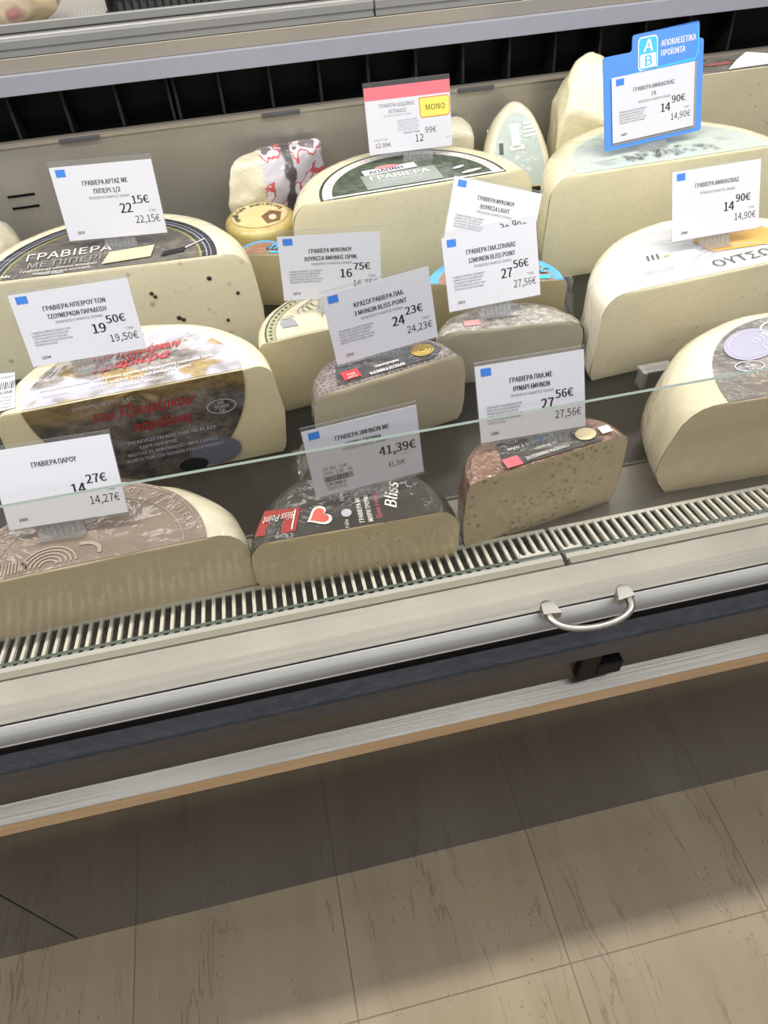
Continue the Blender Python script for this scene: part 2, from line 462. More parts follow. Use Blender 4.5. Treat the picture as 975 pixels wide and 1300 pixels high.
bp = N(nt, 'ShaderNodeBump', {'Height': n.outputs['Fac'], 'Strength': 0.08, 'Distance': 0.002}); nt.links.new(bp.outputs[0], b.inputs['Normal'])
blackm = plain('black_duct_plastic', (0.003, 0.003, 0.0035), 0.5, 0.0, 0.2)
finm = plain('dark_grey_fin', (0.012, 0.012, 0.012), 0.5, 0.0, 0.3)
deckm = plain('grey_deck_steel', (0.22, 0.205, 0.18), 0.30, 0.5)
lavm = plain('grey_painted_band', (0.34, 0.345, 0.41), 0.4)
beigem = plain('beige_anodised_strip', (0.43, 0.39, 0.33), 0.32, 0.4)
creamm = plain('cream_profile', (0.40, 0.37, 0.30), 0.35)

case = tag(empty('display_counter', (0, 0.384, 0)), 'long refrigerated cheese counter with low front glass, black bumper rail and steel ledge', 'display counter')
def cpart(mb, name, mats, bevel=0.0, label=None, sharp=None):
    o = mb.build(name, mats, case, (0, -0.384, 0), bevel, sharp)
    if label:
        o['label'] = label
    return o
for xa, xb in ((X0, -0.5485), (-0.5465, X1)):
    b_ = MB(); b_.box(((xa + xb) / 2, 0.394, 0.265), (xb - xa, 0.02, 0.530)); cpart(b_, 'front_panel', panelm, 0.001)
b_ = MB(); b_.box((0, 0.3855, 0.5402), (X1 - X0, 0.020, 0.0298)); cpart(b_, 'ledge_edge', woodm, 0.0015, 'wood-look edge strip of the steel ledge')
b_ = MB(); b_.prof([(0.3752, 0.5562), (0.3752, 0.5552), (0.3985, 0.5552), (0.3985, 0.5645)], X0, X1); cpart(b_, 'steel_ledge', steel, 0.0008, 'narrow brushed steel ledge')
b_ = MB(); b_.box((0, 0.4125, 0.63), (X1 - X0, 0.03, 0.18)); cpart(b_, 'body_panel', recess)
b_ = MB(); b_.prof([(0.3810, 0.641), (0.3785, 0.6440), (0.3782, 0.6745), (0.3800, 0.6780), (0.3975, 0.6893), (0.3975, 0.641)], X0, X1)
cpart(b_, 'bumper_rail', bump_m, 0.0012, 'black plastic bumper rail')
for x in (-0.95, 0.322, 1.60):
    b_ = MB(); b_.box((x - 0.012, 0.3905, 0.610), (0.026, 0.014, 0.066)); b_.box((x + 0.016, 0.3895, 0.598), (0.034, 0.016, 0.026))
    cpart(b_, 'rail_bracket', blackm, 0.002)
b_ = MB()
b_.prof([(0.3865, 0.7225), (0.3845, 0.7245), (0.3848, 0.7275), (0.3875, 0.7340), (0.3925, 0.7385), (0.3985, 0.7405), (0.42, 0.7405), (0.42, 0.7225)], X0, X1, 0, True)
cpart(b_, 'bottom_profile', alu, 0, 'rounded aluminium profile', math.radians(40))
b_ = MB(); b_.prof([(0.4000, 0.7408), (0.4200, 0.7455), (0.4470, 0.7500), (0.4470, 0.7380), (0.4000, 0.7360)], X0, X1); cpart(b_, 'sill', sillm, 0.0006, 'brushed steel sill below the glass')
b_ = MB(); b_.prof([(0.4476, 0.7496), (0.4476, 0.7520), (0.4560, 0.7525), (0.4560, 0.7380), (0.4476, 0.7380)], X0, 0.2805); b_.prof([(0.4476, 0.7496), (0.4476, 0.7520), (0.4560, 0.7525), (0.4560, 0.7380), (0.4476, 0.7380)], 0.2885, X1)
cpart(b_, 'glass_channel', creamm, 0.0005, 'pale channel that holds the glass')
b_ = MB(); b_.box((0, 0.49, 0.715), (X1 - X0, 0.085, 0.004)); cpart(b_, 'air_gutter', plain('dark_gutter', (0.05, 0.046, 0.038), 0.5))
b_ = MB(); b_.box((0, 0.98, 0.725), (X1 - X0, 0.93, 0.020)); cpart(b_, 'deck', deckm, 0.001, 'grey steel deck the cheeses lie on')
b_ = MB(); b_.box((0, 1.02, 0.7353), (X1 - X0, 0.84, 0.0006)); cpart(b_, 'deck_mat', plain('black_deck_mat', (0.016, 0.015, 0.014), 0.3), 0, 'black mat on the rear part of the deck')
b_ = MB(); b_.box((0, 0.5985, 0.7362), (X1 - X0, 0.003, 0.0024)); cpart(b_, 'mat_lip', plain('mat_lip_metal', (0.16, 0.155, 0.15), 0.4, 0.6), 0, 'thin shiny lip at the front of the black mat')
b_ = MB()
b_.box((0, 0.466, 0.867), (X1 - X0, 0.0035, 0.228), 0)
gv = b_
gv.m[1] = 1; gv.m[0] = 1
gl = cpart(b_, 'front_glass', [M['glass'], M['glass_edge']], 0, 'low clear front glass with a green edge')
b_ = MB(); b_.box((0, 1.462, 0.842), (X1 - X0, 0.024, 0.218)); b_.box((-0.425, 1.4495, 0.868), (0.05, 0.002, 0.004), 1); b_.box((-0.425, 1.4495, 0.846), (0.05, 0.002, 0.004), 1)
cpart(b_, 'back_wall', [wallsteel, blackm], 0, 'brushed steel back wall')
b_ = MB(); b_.box((0, 1.459, 0.9535), (X1 - X0, 0.026, 0.004)); cpart(b_, 'back_wall_cap', beigem)
for x in (-0.285, 0.087, 0.47, 0.86, -0.66):
    b_ = MB(); b_.box((x, 1.444, 0.953), (0.072, 0.006, 0.008)); cpart(b_, 'cap_clip', plain('dark_grey_clip', (0.09, 0.09, 0.10), 0.4), 0.001)
b_ = MB(); b_.box((0, 1.535, 0.995), (X1 - X0, 0.02, 0.10)); b_.box((0, 1.50, 0.946), (X1 - X0, 0.06, 0.01)); b_.box((0, 1.50, 1.0415), (X1 - X0, 0.075, 0.006)); cpart(b_, 'air_duct', blackm)
for x in [-0.39 + 0.0935 * k for k in range(-6, 16)] + [-0.098]:
    b_ = MB(); b_.box((x, 1.5, 0.992), (0.005, 0.05, 0.088), 0, 0.0, -0.12); cpart(b_, 'duct_fin', finm)
b_ = MB(); b_.box((0, 1.448, 1.0475), (X1 - X0, 0.012, 0.030)); cpart(b_, 'upper_band', lavm, 0.001, 'lavender grey band above the black air duct')

b_ = MB(); b_.box((0, 0.3975, 0.706), (X1 - X0, 0.006, 0.034)); cpart(b_, 'gap_shade_strip', blackm)  # black filler strip: the shade of the gap put into its colour

b_ = MB(); b_.box((0, 0.3990, 0.7408), (X1 - X0, 0.0014, 0.0012)); cpart(b_, 'profile_groove', blackm)
b_ = MB(); b_.box((0, 0.3850, 0.7232), (X1 - X0, 0.0022, 0.0022)); cpart(b_, 'profile_highlight', plain('white_edge_highlight', (0.62, 0.62, 0.61), 0.3, 0.2), 0.0004)  # pale strip paints the white highlight along the profile's lower edge

# pull handle
hd = MB()
hx0, hx1, hy, hz = 0.236, 0.330, 0.392, 0.750
path = []
for i in range(17):
    t = i / 16; a = PI * t
    path.append((hx0 + (hx1 - hx0) * (0.5 - 0.5 * math.cos(a)), hy - 0.005 - 0.030 * math.sin(a) ** 0.75, hz + 0.004 + 0.002 * math.sin(a)))
hd.tube(path, [0.0052 - 0.0012 * math.sin(PI * i / 16) for i in range(17)], 0, 10, 0.8)
for x, s in ((hx0, 1), (hx1, -1)):
    hd.plate([(x - 0.0065 * s, hy - 0.008), (x + 0.014 * s, hy - 0.010), (x + 0.009 * s, hy + 0.006), (x - 0.0045 * s, hy + 0.006)][::s], hz - 0.002, hz + 0.0085)
    hd.tube([(x + 0.002 * s, hy + 0.004, hz - 0.010), (x + 0.002 * s, hy + 0.004, hz + 0.0065)], 0.0072, 0, 14)
cpart(hd, 'pull_handle', plain('satin_nickel', (0.36, 0.35, 0.33), 0.32, 1.0), 0.001, 'bow-shaped satin metal pull handle')

# ------------------------------------------------------------------ slotted air grilles
grm = plain('white_grille_plastic', (0.70, 0.69, 0.63), 0.35)
def grille(xa, xb, label):
    g = MB(); p = 0.0118; n = int(round((xb - xa) / p)); p = (xb - xa) / n
    g.box(((xa + xb) / 2, 0.4595, 0.7490), (xb - xa, 0.007, 0.004))
    g.box(((xa + xb) / 2, 0.5125, 0.7385), (xb - xa, 0.005, 0.003))
    for i in range(n + 1):
        x = xa + p * i
        x = min(max(x, xa + 0.002), xb - 0.002)
        g.add([(x - 0.0019, 0.4625, 0.7505), (x + 0.0019, 0.4625, 0.7505), (x + 0.0019, 0.513, 0.7405), (x - 0.0019, 0.513, 0.7405),
               (x - 0.0019, 0.4625, 0.7455), (x + 0.0019, 0.4625, 0.7455), (x + 0.0019, 0.513, 0.7360), (x - 0.0019, 0.513, 0.7360)],
              [(0, 1, 2, 3), (7, 6, 5, 4), (0, 4, 5, 1), (1, 5, 6, 2), (2, 6, 7, 3), (3, 7, 4, 0)])
    # round slot ends at the front strip
    for i in range(n):
        x = xa + p * (i + 0.5)
        pts = []
        r = p / 2 - 0.0019
        for k in range(9):
            a = PI + PI * k / 8
            pts.append((x + r * math.cos(a), 0.4665 + r * 0.9 * math.sin(a)))
        o_ = [(x - p / 2, 0.4620), (x + p / 2, 0.4620)]
        poly = [(x - p / 2, 0.4620), (x + p / 2, 0.4620), (x + p / 2, 0.4665)] + pts[::-1] + [(x - p / 2, 0.4665)]
        if xb - 0.05 < x < xb - 0.012 and xb < 0.5 or (xa > 0 and xa + 0.001 < x < xa + 0.018):   # wider solid tab where two lengths meet
            poly = [(a_, b2 + (0.010 if b2 > 0.4621 else 0)) for a_, b2 in poly]
        g.plate(poly, 0.7470, 0.7503)
    o = g.build('air_grille', grm)
    return tag(o, label, 'air grille', 'slotted air grilles behind the front glass')
grille(-1.2, 0.2815, 'white slotted air grille along the glass, the length left of the black joint')
grille(0.2875, 1.3, 'white slotted air grille along the glass, the length right of the black joint')

# ------------------------------------------------------------------ rear service counter above the back wall
rear = tag(empty('service_counter', (0, 1.455, 0)), 'raised rear service counter with silver sliding glass track along its edge', 'counter')
def rpart(mb, name, mats, bevel=0.0, label=None):
    o = mb.build(name, mats, rear, (0, -1.455, 0), bevel)
    if label:
        o['label'] = label
    return o
b_ = MB(); b_.box((0, 1.464, 1.0735), (X1 - X0, 0.020, 0.0225)); rpart(b_, 'edge_strip', beigem, 0.001)
b_ = MB(); b_.box((0, 1.93, 1.078), (X1 - X0, 0.90, 0.03)); rpart(b_, 'worktop', plain('pale_worktop', (0.42, 0.39, 0.34), 0.35), 0.001)
b_ = MB()
b_.prof([(1.455, 1.086), (1.455, 1.0925), (1.459, 1.0925), (1.459, 1.096), (1.456, 1.097), (1.456, 1.108), (1.462, 1.111), (1.466, 1.108), (1.470, 1.112), (1.478, 1.1165), (1.486, 1.1165), (1.486, 1.086)], X0, 0.277)
b_.prof([(1.455, 1.086), (1.455, 1.0925), (1.459, 1.0925), (1.459, 1.096), (1.456, 1.097), (1.456, 1.108), (1.462, 1.111), (1.466, 1.108), (1.470, 1.112), (1.478, 1.1165), (1.486, 1.1165), (1.486, 1.086)], 0.281, X1)
rpart(b_, 'sliding_track', alu, 0, 'silver aluminium sliding track')
for xa, xb in ((-1.2, 0.262), (0.30, 1.6)):
    b_ = MB(); b_.box(((xa + xb) / 2, 1.476, 1.122), (xb - xa, 0.010, 0.012)); rpart(b_, 'pane_rail', alu, 0.001)
for x in (0.268, 0.293):
    b_ = MB(); b_.box((x, 1.476, 1.20), (0.014, 0.014, 0.17)); rpart(b_, 'pane_stile', alu, 0.0015)

# ------------------------------------------------------------------ cheeses
def half_wheel(name, label, cat, c, ang, a, b, prof, rind, cut, wob=0.0030, seg=44, group=None, top=None, loc_z=DECK, top_cut=None, tilt=None):
    """half a wheel cut straight across: prof = (inset, height) pairs from the deck up"""
    root = empty(name, (c[0], c[1], loc_z), math.radians(ang))
    if tilt:
        root.rotation_euler = (tilt, 0, math.radians(ang))
    tag(root, label, cat, group)
    mb = MB(); P = []; sd = rnd.random() * 50
    group_ = {'half_cheese': 'half cheeses in the display', 'cheese_wedge': 'cheese wedges at the back'}
    root['group'] = group or group_[name]
    L = len(prof)
    for j, (ins, z) in enumerate(prof):
        for i in range(seg + 1):
            t = PI * i / seg
            w = wob * noise.noise((math.cos(t) * 3 + sd, math.sin(t) * 3, z * 20))
            P.append(((a - ins + w) * math.cos(t), max(0.0, (b - ins + w) * math.sin(t)), z))
    W = seg + 1
    mb.add(P, [(j * W + i, j * W + i + 1, (j + 1) * W + i + 1, (j + 1) * W + i) for j in range(L - 1) for i in range(seg)], 0, True)
    mb.add(P[(L - 1) * W:], [tuple(range(W))], 2)
    mb.add(P[:W], [tuple(range(W - 1, -1, -1))], 0)
    body = mb.build('body', [rind, top or rind], root, sharp=math.radians(38))
    body.data.materials.clear(); body.data.materials.append(rind); body.data.materials.append(rind); body.data.materials.append(top or rind)
    # the cut face is its own part: a slab with a faintly uneven surface
    cf = MB(); nx = 14
    G = []
    for j, (ins, z) in enumerate(prof):
        for i in range(nx + 1):
            u = -1 + 2 * i / nx
            x = u * (a - ins)
            dy = -0.0012 + 0.0011 * noise.noise((x * 30 + sd, z * 30, 1.7))
            if i in (0, nx) or j in (0, L - 1):
                dy = -0.0002
            G.append((x, dy, z))
    cf.add(G, [(j * (nx + 1) + i, j * (nx + 1) + i + 1, (j + 1) * (nx + 1) + i + 1, (j + 1) * (nx + 1) + i) for j in range(L - 1) for i in range(nx)], 0, True)
    cf.build('cut_face', cut, root)
    return root

def drum(h, r, low=0.008, bulge=0.0, r2=None):
    """profile with a rounded upper rim of radius r"""
    p = [(low, 0.0), (low * 0.35, 0.008), (0.0, 0.02)]
    r2 = r2 or r
    zt = h - r2
    if zt > 0.05:
        p += [(-bulge, zt * 0.55)]
    for k in range(0, 7):
        q = PI / 2 * k / 6
        p.append((r * (1 - math.cos(q)), zt + r2 * math.sin(q)))
    return p

def label_mesh(a, b, z, y0=0.0, seg=48, rings=6):
    """half-round printed sheet on top of a half wheel"""
    mb = MB(); P = [(0, 0, 0)]
    mb.add([((a * k / rings) * math.cos(PI * i / seg), y0 + (b * k / rings) * math.sin(PI * i / seg), z + 0.0007) for k in range(rings + 1) for i in range(seg + 1)],
           [(k * (seg + 1) + i, k * (seg + 1) + i + 1, (k + 1) * (seg + 1) + i + 1, (k + 1) * (seg + 1) + i)[::-1] for k in range(rings) for i in range(seg)], 0)
    return mb

def film_sheet(name, pts, parent, n=9, amp=0.006, seed=1):
    """a loose crumpled tail of cling film between four corners"""
    A, B, Cc, D = (Vector(p) for p in pts); mb = MB(); G = []
    for j in range(n + 1):
        for i in range(n + 1):
            u, v = i / n, j / n
            p = A.lerp(B, u).lerp(D.lerp(Cc, u), v)
            q = noise.noise_vector((u * 4 + seed * 7.3, v * 4, seed)) * amp
            G.append(p + q * min(1.0, 3 * v + 0.2))
    mb.add(G, [(j * (n + 1) + i, j * (n + 1) + i + 1, (j + 1) * (n + 1) + i + 1, (j + 1) * (n + 1) + i) for j in range(n) for i in range(n)], 0, True)
    return mb.build(name, M['film'], parent)

def wrapped_chunk(name, label, cat, pts, mats, loc, rz=0.0, bev=0.010, group=None, faces=None):
    """a wedge of cheese: hull of the points, softened"""
    root = tag(empty(name, loc, rz), label, cat, group or 'cheese wedges at the back')
    bm = bmesh.new()
    for p in pts:
        bm.verts.new(p)
    r = bmesh.ops.convex_hull(bm, input=bm.verts)
    bmesh.ops.delete(bm, geom=[g for g in r.get('geom_interior', []) if isinstance(g, bmesh.types.BMVert)], context='VERTS')
    bmesh.ops.dissolve_limit(bm, angle_limit=math.radians(4), verts=bm.verts, edges=bm.edges)
    bmesh.ops.bevel(bm, geom=list(bm.edges), offset=bev, segments=3, profile=0.6, affect='EDGES', clamp_overlap=True)
    bmesh.ops.triangulate(bm, faces=bm.faces)
    for _ in range(3):
        bmesh.ops.subdivide_edges(bm, edges=[e for e in bm.edges if e.calc_length() > 0.012], cuts=1)
        bmesh.ops.triangulate(bm, faces=bm.faces)
    bmesh.ops.recalc_face_normals(bm, faces=bm.faces)
    bm.normal_update()
    for v in bm.verts:
        q = v.co * 38
        v.co += v.normal * (0.0035 * noise.noise(q + Vector(loc) * 9) + 0.0016 * abs(noise.noise(q * 2.6)))
        v.co.z = max(v.co.z, 0.0)
    bm.normal_update()
    me = bpy.data.meshes.new('body')
    for f in bm.faces:
        f.smooth = True
        if faces:
            f.material_index = faces(f.normal, f.calc_center_median())
    bm.to_mesh(me); bm.free()
    for m in mats:
        me.materials.append(m)
    me.set_sharp_from_angle(angle=math.radians(50))
    o = bpy.data.objects.new('body', me); C.objects.link(o); o.parent = root
    return root

cream = (0.76, 0.70, 0.50)
# --- peppercorn cheese (far left)
rA = rindmat('pepper_rind', ((0.70, 0.63, 0.43), (0.82, 0.75, 0.55)))
cA = paste('pepper_paste', (0.82, 0.76, 0.56), specks=(0.42, 0.39, 0.28), hole_scale=38, hole_size=0.13)
A = half_wheel('half_cheese', 'half cheese wheel with dark oval label and peppercorns in its cut face, back left', 'cheese', (-0.236, 1.029), -2.9, 0.222, 0.215, drum(0.170, 0.036, bulge=0.002, r2=0.045), rA, cA)
pcm = plain('peppercorn', (0.035, 0.028, 0.018), 0.6)
for x, z, r in ((0.06, 0.122, .0032), (0.064, 0.116, .003), (0.152, 0.135, .0038), (0.09, 0.075, .004), (0.096, 0.071, .0035), (-0.13, 0.125, .003), (0.165, 0.06, .003), (0.19, 0.105, .003)):
    pc = MB(); pc.tube([(x, -0.0028, z), (x, -0.0018, z), (x, -0.0003, z)], [r * 0.6, r, r], 0, 9)
    pc.build('peppercorn', pcm, A)
la, lb = 0.172, 0.168
lab = label_mesh(la, lb, 0.170)
z = 0.1722
lab.text('ΓΡΑΒΙΕΡΑ', -0.118, 0.050, 0.021, 1, False, 'l', z, 0.03, 1.0)
lab.text('ΜΕ ΠΙΠΕΡΙ', -0.112, 0.026, 0.017, 2, False, 'l', z, 0.02)
lab.text('Γραβιέρα με κόκκους πιπεριού', -0.120, 0.014, 0.0058, 1, False, 'l', z, 0.02)
lab.text('παραδοσιακή συνταγή', -0.100, 0.004, 0.0058, 1, False, 'l', z, 0.02)
lab.poly([(0.000, 0.012, z), (0.072, 0.018, z), (0.076, 0.054, z), (0.008, 0.048, z)], 3)
lab.poly([(0.086, 0.014, z), (0.122, 0.022, z), (0.124, 0.036, z), (0.092, 0.028, z)], 4)
lab.poly([(0.122, 0.029, z), (0.152, 0.052, z), (0.153, 0.056, z), (0.122, 0.034, z)], 5)
lab.text('Ελλάς', -0.158, 0.005, 0.007, 1, True, 'l', z)
lab.rect(-0.086, -0.0, -0.075, 0.004, 2, z); lab.text('σήμα', -0.072, 0.0, 0.005, 1, False, 'l', z)
lab.build('paper_label', [ringmat('pepper_label', la, lb, [(0, (0.085, 0.075, 0.062)), (0.845, (0.30, 0.29, 0.07)), (0.865, (0.02, 0.02, 0.022)), (0.905, (0.35, 0.36, 0.38)), (0.915, (0.012, 0.015, 0.03)), (0.945, (0.33, 0.34, 0.37)), (0.953, (0.012, 0.015, 0.03))], (0.84, (0.17, 0.145, 0.115), 0.7)), M['white_ink'], M['pale_ink'], M['cream_ink'], M['black'], M['lav_ink']], A)

# --- landscape label cheese (left)
rB = rindmat('pale_rind', ((0.72, 0.64, 0.43), (0.82, 0.75, 0.54)))
cB = paste('pale_paste', (0.78, 0.69, 0.43), mott=0.05)
Bc = half_wheel('half_cheese', 'half cheese wheel with a landscape label folded over its cut face, middle left', 'cheese', (-0.185, 0.742), 2.6, 0.172, 0.160, drum(0.150, 0.022, bulge=0.006, r2=0.02), rB, cB)
def land(name, front):
    m = bpy.data.materials.new(name); nt, b = nodes(m)
    n = N(nt, 'ShaderNodeTexNoise', {'Vector': coords(nt, (30, 44, 44), (2, 1, 0)), 'Scale': 1.0, 'Detail': 8.0, 'Roughness': 0.78})
    n2 = N(nt, 'ShaderNodeTexNoise', {'Vector': coords(nt, (10, 12, 12), (7, 3, 1)), 'Scale': 1.0, 'Detail': 3.0})
    if front:
        c = ramp(nt, n.outputs['Fac'], [(0.30, (0.015, 0.015, 0.017)), (0.44, (0.085, 0.07, 0.06)), (0.58, (0.20, 0.17, 0.15)), (0.70, (0.30, 0.29, 0.33))])
        sep = N(nt, 'ShaderNodeSeparateXYZ', {0: N(nt, 'ShaderNodeTexCoord').outputs['Object']})
        up = ramp(nt, math_n(nt, 'ADD', sep.outputs[2], math_n(nt, 'MULTIPLY', n2.outputs['Fac'], 0.06)), [(0.145, 0.0), (0.165, 0.85)])
        fol = ramp(nt, n.outputs['Fac'], [(0.35, (0.09, 0.06, 0.02)), (0.55, (0.28, 0.17, 0.05)), (0.7, (0.15, 0.12, 0.07))])
        c = mixc(nt, up, c, fol)
    else:
        sky = ramp(nt, n2.outputs['Fac'], [(0.35, (0.50, 0.50, 0.58)), (0.6, (0.40, 0.39, 0.45))])
        rock = ramp(nt, n.outputs['Fac'], [(0.35, (0.10, 0.085, 0.075)), (0.5, (0.26, 0.22, 0.20)), (0.66, (0.46, 0.43, 0.44))])
        tree = ramp(nt, n.outputs['Fac'], [(0.35, (0.16, 0.11, 0.04)), (0.55, (0.42, 0.28, 0.08)), (0.7, (0.55, 0.50, 0.40))])
        k = ramp(nt, n2.outputs['Fac'], [(0.44, 0.0), (0.50, 1.0)])
        c = mixc(nt, k, sky, rock)
        vo = N(nt, 'ShaderNodeTexNoise', {'Vector': coords(nt, (14, 18, 1), (1, 5, 0)), 'Scale': 1.0, 'Detail': 4.0})
        c = mixc(nt, ramp(nt, vo.outputs['Fac'], [(0.54, 0.0), (0.60, 0.9)]), c, tree)
    nt.links.new(c, b.inputs['Base Color']); b.inputs['Roughness'].default_value = 0.4
    coat(nt, b, 0.25, 14, 0.06, 0.9)
    return m
lab = label_mesh(0.135, 0.128, 0.150); z = 0.1522
lab.text('Γραβιέρα', -0.05, 0.050, 0.018, 1, True, 'l', z, 0.05, 1.1, 0.35, fit=0.095)
lab.text('των Τζουμέρκων', -0.055, 0.072, 0.016, 1, True, 'l', z, 0.05, 1.1, 0.35, fit=0.115)
lab.text('ολόγλυκη γεύση 45% μέγιστη υγρασία 38%', -0.048, 0.030, 0.0055, 2, True, 'l', z, 0.05, 1.0, 0.1, fit=0.15)
lab.text('από φρέσκο παστεριωμένο', -0.115, 0.030, 0.0055, 2, True, 'l', z, 0.02, fit=0.06)
lab.text('αγνό γάλα της περιοχής μας', -0.052, 0.019, 0.0055, 2, True, 'l', z, 0.05, fit=0.125)
lab.text('και λίπος', -0.110, 0.017, 0.0055, 2, True, 'l', z, 0.02)
lab.text('Ελληνικό Προϊόν', -0.02, 0.008, 0.005, 2, False, 'l', z, 0.03)
lab.build('paper_label', [land('river_landscape_print', False), M['red_ink'], M['white_ink']], Bc)
# the same sheet folded down over the cut face
ap = MB(); S = []; nA = 36
for k in range(7):
    for i in range(nA + 1):
        t = PI * i / nA
        S.append((0.135 * k / 6 * math.cos(t), -0.0040 - 0.0007 * math.sin(9 * t + k), 0.1505 - 0.1495 * k / 6 * math.sin(t)))
ap.add(S, [(k * (nA + 1) + i, k * (nA + 1) + i + 1, (k + 1) * (nA + 1) + i + 1, (k + 1) * (nA + 1) + i) for k in range(6) for i in range(nA)], 0, True)
tx = MB()
tx.text('του Τζουμέρκου', 0.0, 0.116, 0.016, 1, True, 'c', 0, 0.0, 1.15, 0.35, fit=0.125)
tx.text('παράδοση', 0.018, 0.090, 0.015, 1, True, 'c', 0, 0.0, 1.1, 0.35, fit=0.075)
tx.text('ΣΥΣΚΕΥΑΖΕΤΑΙ ΑΠΟ ΤΗΝ: GR 41.623', 0.025, 0.070, 0.0052, 2, True, 'c', 0, fit=0.115)
tx.text('ΕΔΡΑ ΗΠΕΙΡΟΣ', 0.005, 0.060, 0.0052, 2, True, 'c', 0)
tx.text('ΦΩΤΗΣ Π. ΝΙΚΟΛΑΟΣ - ΝΕΚΤΑΡΙΟΣ', 0.022, 0.050, 0.0052, 2, True, 'c', 0, fit=0.12)
tx.text('ΦΟΝΤΑ ΤΗΛ. 210 9020876 FAX 210 4836097', 0.022, 0.040, 0.0052, 2, True, 'c', 0, fit=0.13)
tx.text('ΣΥΝΤΗΡΕΙΤΑΙ ΣΤΟΥΣ 4°C', -0.04, 0.139, 0.005, 2, False, 'c', 0)
tx.ring(0.098, 0.103, 0.019, 0.0115, 0.0013, mi=2); tx.text('GR', 0.098, 0.107, 0.0045, 2, True); tx.text('41.623', 0.098, 0.1005, 0.0045, 2, True); tx.text('EK', 0.098, 0.094, 0.0045, 2, True)
tx.disc(0.075, 0.030, 0.034, 0.024, 3, -0.0004); tx.disc(0.040, 0.014, 0.02, 0.012, 4, -0.0003)
ap.v += []; off = len(ap.v)
ap.add([(x, -0.0053 - z_, y) for x, y, z_ in tx.v], tx.f, 0)
ap.m[-len(tx.f):] = tx.m
ap.build('folded_label', [land('river_rock_print', True), M['red_script'], M['lav_ink'], plain('grey_rock_print', (0.17, 0.17, 0.21), 0.4), plain('dark_rock_print', (0.02, 0.02, 0.024), 0.4)], Bc)
st = MB(); st.plate([(-0.185, 0.004), (-0.142, 0.008), (-0.150, 0.085), (-0.185, 0.090)], 0.1512, 0.1517)
for k in range(14):
    st.rect(-0.183 + k * 0.0026, 0.050, -0.183 + k * 0.0026 + (0.0010 if k % 3 else 0.0016), 0.066, 1, 0.1520)
st.text('ΓΡΑΒΙΕΡΑ ΗΠΕΙΡΟΥ', -0.184, 0.074, 0.005, 1, False, 'l', 0.152, fit=0.034); st.text('22/08', -0.170, 0.040, 0.006, 1, True, 'l', 0.152)
for k in range(4):
    st.text('ΠΡΟΕΛΕΥΣΗ ΕΛΛΑΔΑ', -0.184, 0.031 - 0.007 * k, 0.0035, 1, False, 'l', 0.152, fit=0.036)
st.build('barcode_sticker', [M['paper'], M['black']], Bc)

# --- dark green label (back middle)
rI = rindmat('ivory_rind', ((0.76, 0.69, 0.46), (0.84, 0.77, 0.55)))
cI = paste('ivory_paste', (0.86, 0.79, 0.54), specks=(0.60, 0.55, 0.36), hole_scale=60, hole_size=0.06)
Ic = half_wheel('half_cheese', 'large half cheese wheel with white-ringed dark green label, back centre', 'cheese', (0.278, 1.160), 3.0, 0.216, 0.203, drum(0.170, 0.030, bulge=0.002, r2=0.045), rI, cI)
la, lb = 0.164, 0.158
lab = label_mesh(la, lb, 0.170); z = 0.1722
lab.rect(-0.080, 0.012, 0.055, 0.070, 2, z - 0.0006)
lab.text('ΓΡΑΒΙΕΡΑ', -0.012, 0.046, 0.0165, 1, True, 'c', z, 0.0, 1.05)
lab.text('παραδοσιακό ελληνικό τυρί', -0.015, 0.036, 0.0045, 1, False, 'c', z)
lab.text('45°C', -0.035, 0.017, 0.011, 3, False, 'c', z); lab.text('20K', 0.012, 0.019, 0.011, 3, False, 'c', z)
lab.rect(-0.072, 0.072, 0.026, 0.094, 1, z - 0.0004, 0.06); lab.text('ΔΩΔΩΝΗ', -0.030, 0.0755, 0.011, 4, True, 'c', z, 0.06)
lab.disc(-0.025, 0.094, 0.022, 0.008, 5, z)
lab.rect(-0.158, -0.0, 0.160, 0.0055, 1, z)
lab.arctext('ΓΡΑΒΙΕΡΑ  ΔΩΔΩΝΗΣ  ΓΡΑΒΙΕΡΑ  ΔΩΔΩΝΗΣ', 0, 0, 0.145, 0.139, PI * 0.96, PI * 0.04, 0.0075, 5, z)
lab.disc(0.092, 0.045, 0.012, 0.004, 1, z, rot=0.3); lab.disc(0.108, 0.022, 0.020, 0.0045, 1, z, rot=0.2)
lab.build('paper_label', [ringmat('green_label', la, lb, [(0, (0.065, 0.085, 0.055)), (0.865, (0.80, 0.79, 0.76)), (0.965, (0.05, 0.07, 0.055))], (0.86, (0.13, 0.16, 0.12), 0.8), film=0.45, blotch_scale=60), M['white_ink'], plain('grey_green_plate', (0.30, 0.34, 0.31), 0.35), M['lav_ink'], M['navy_ink'], plain('coral_print', (0.72, 0.28, 0.28), 0.5)], Ic)

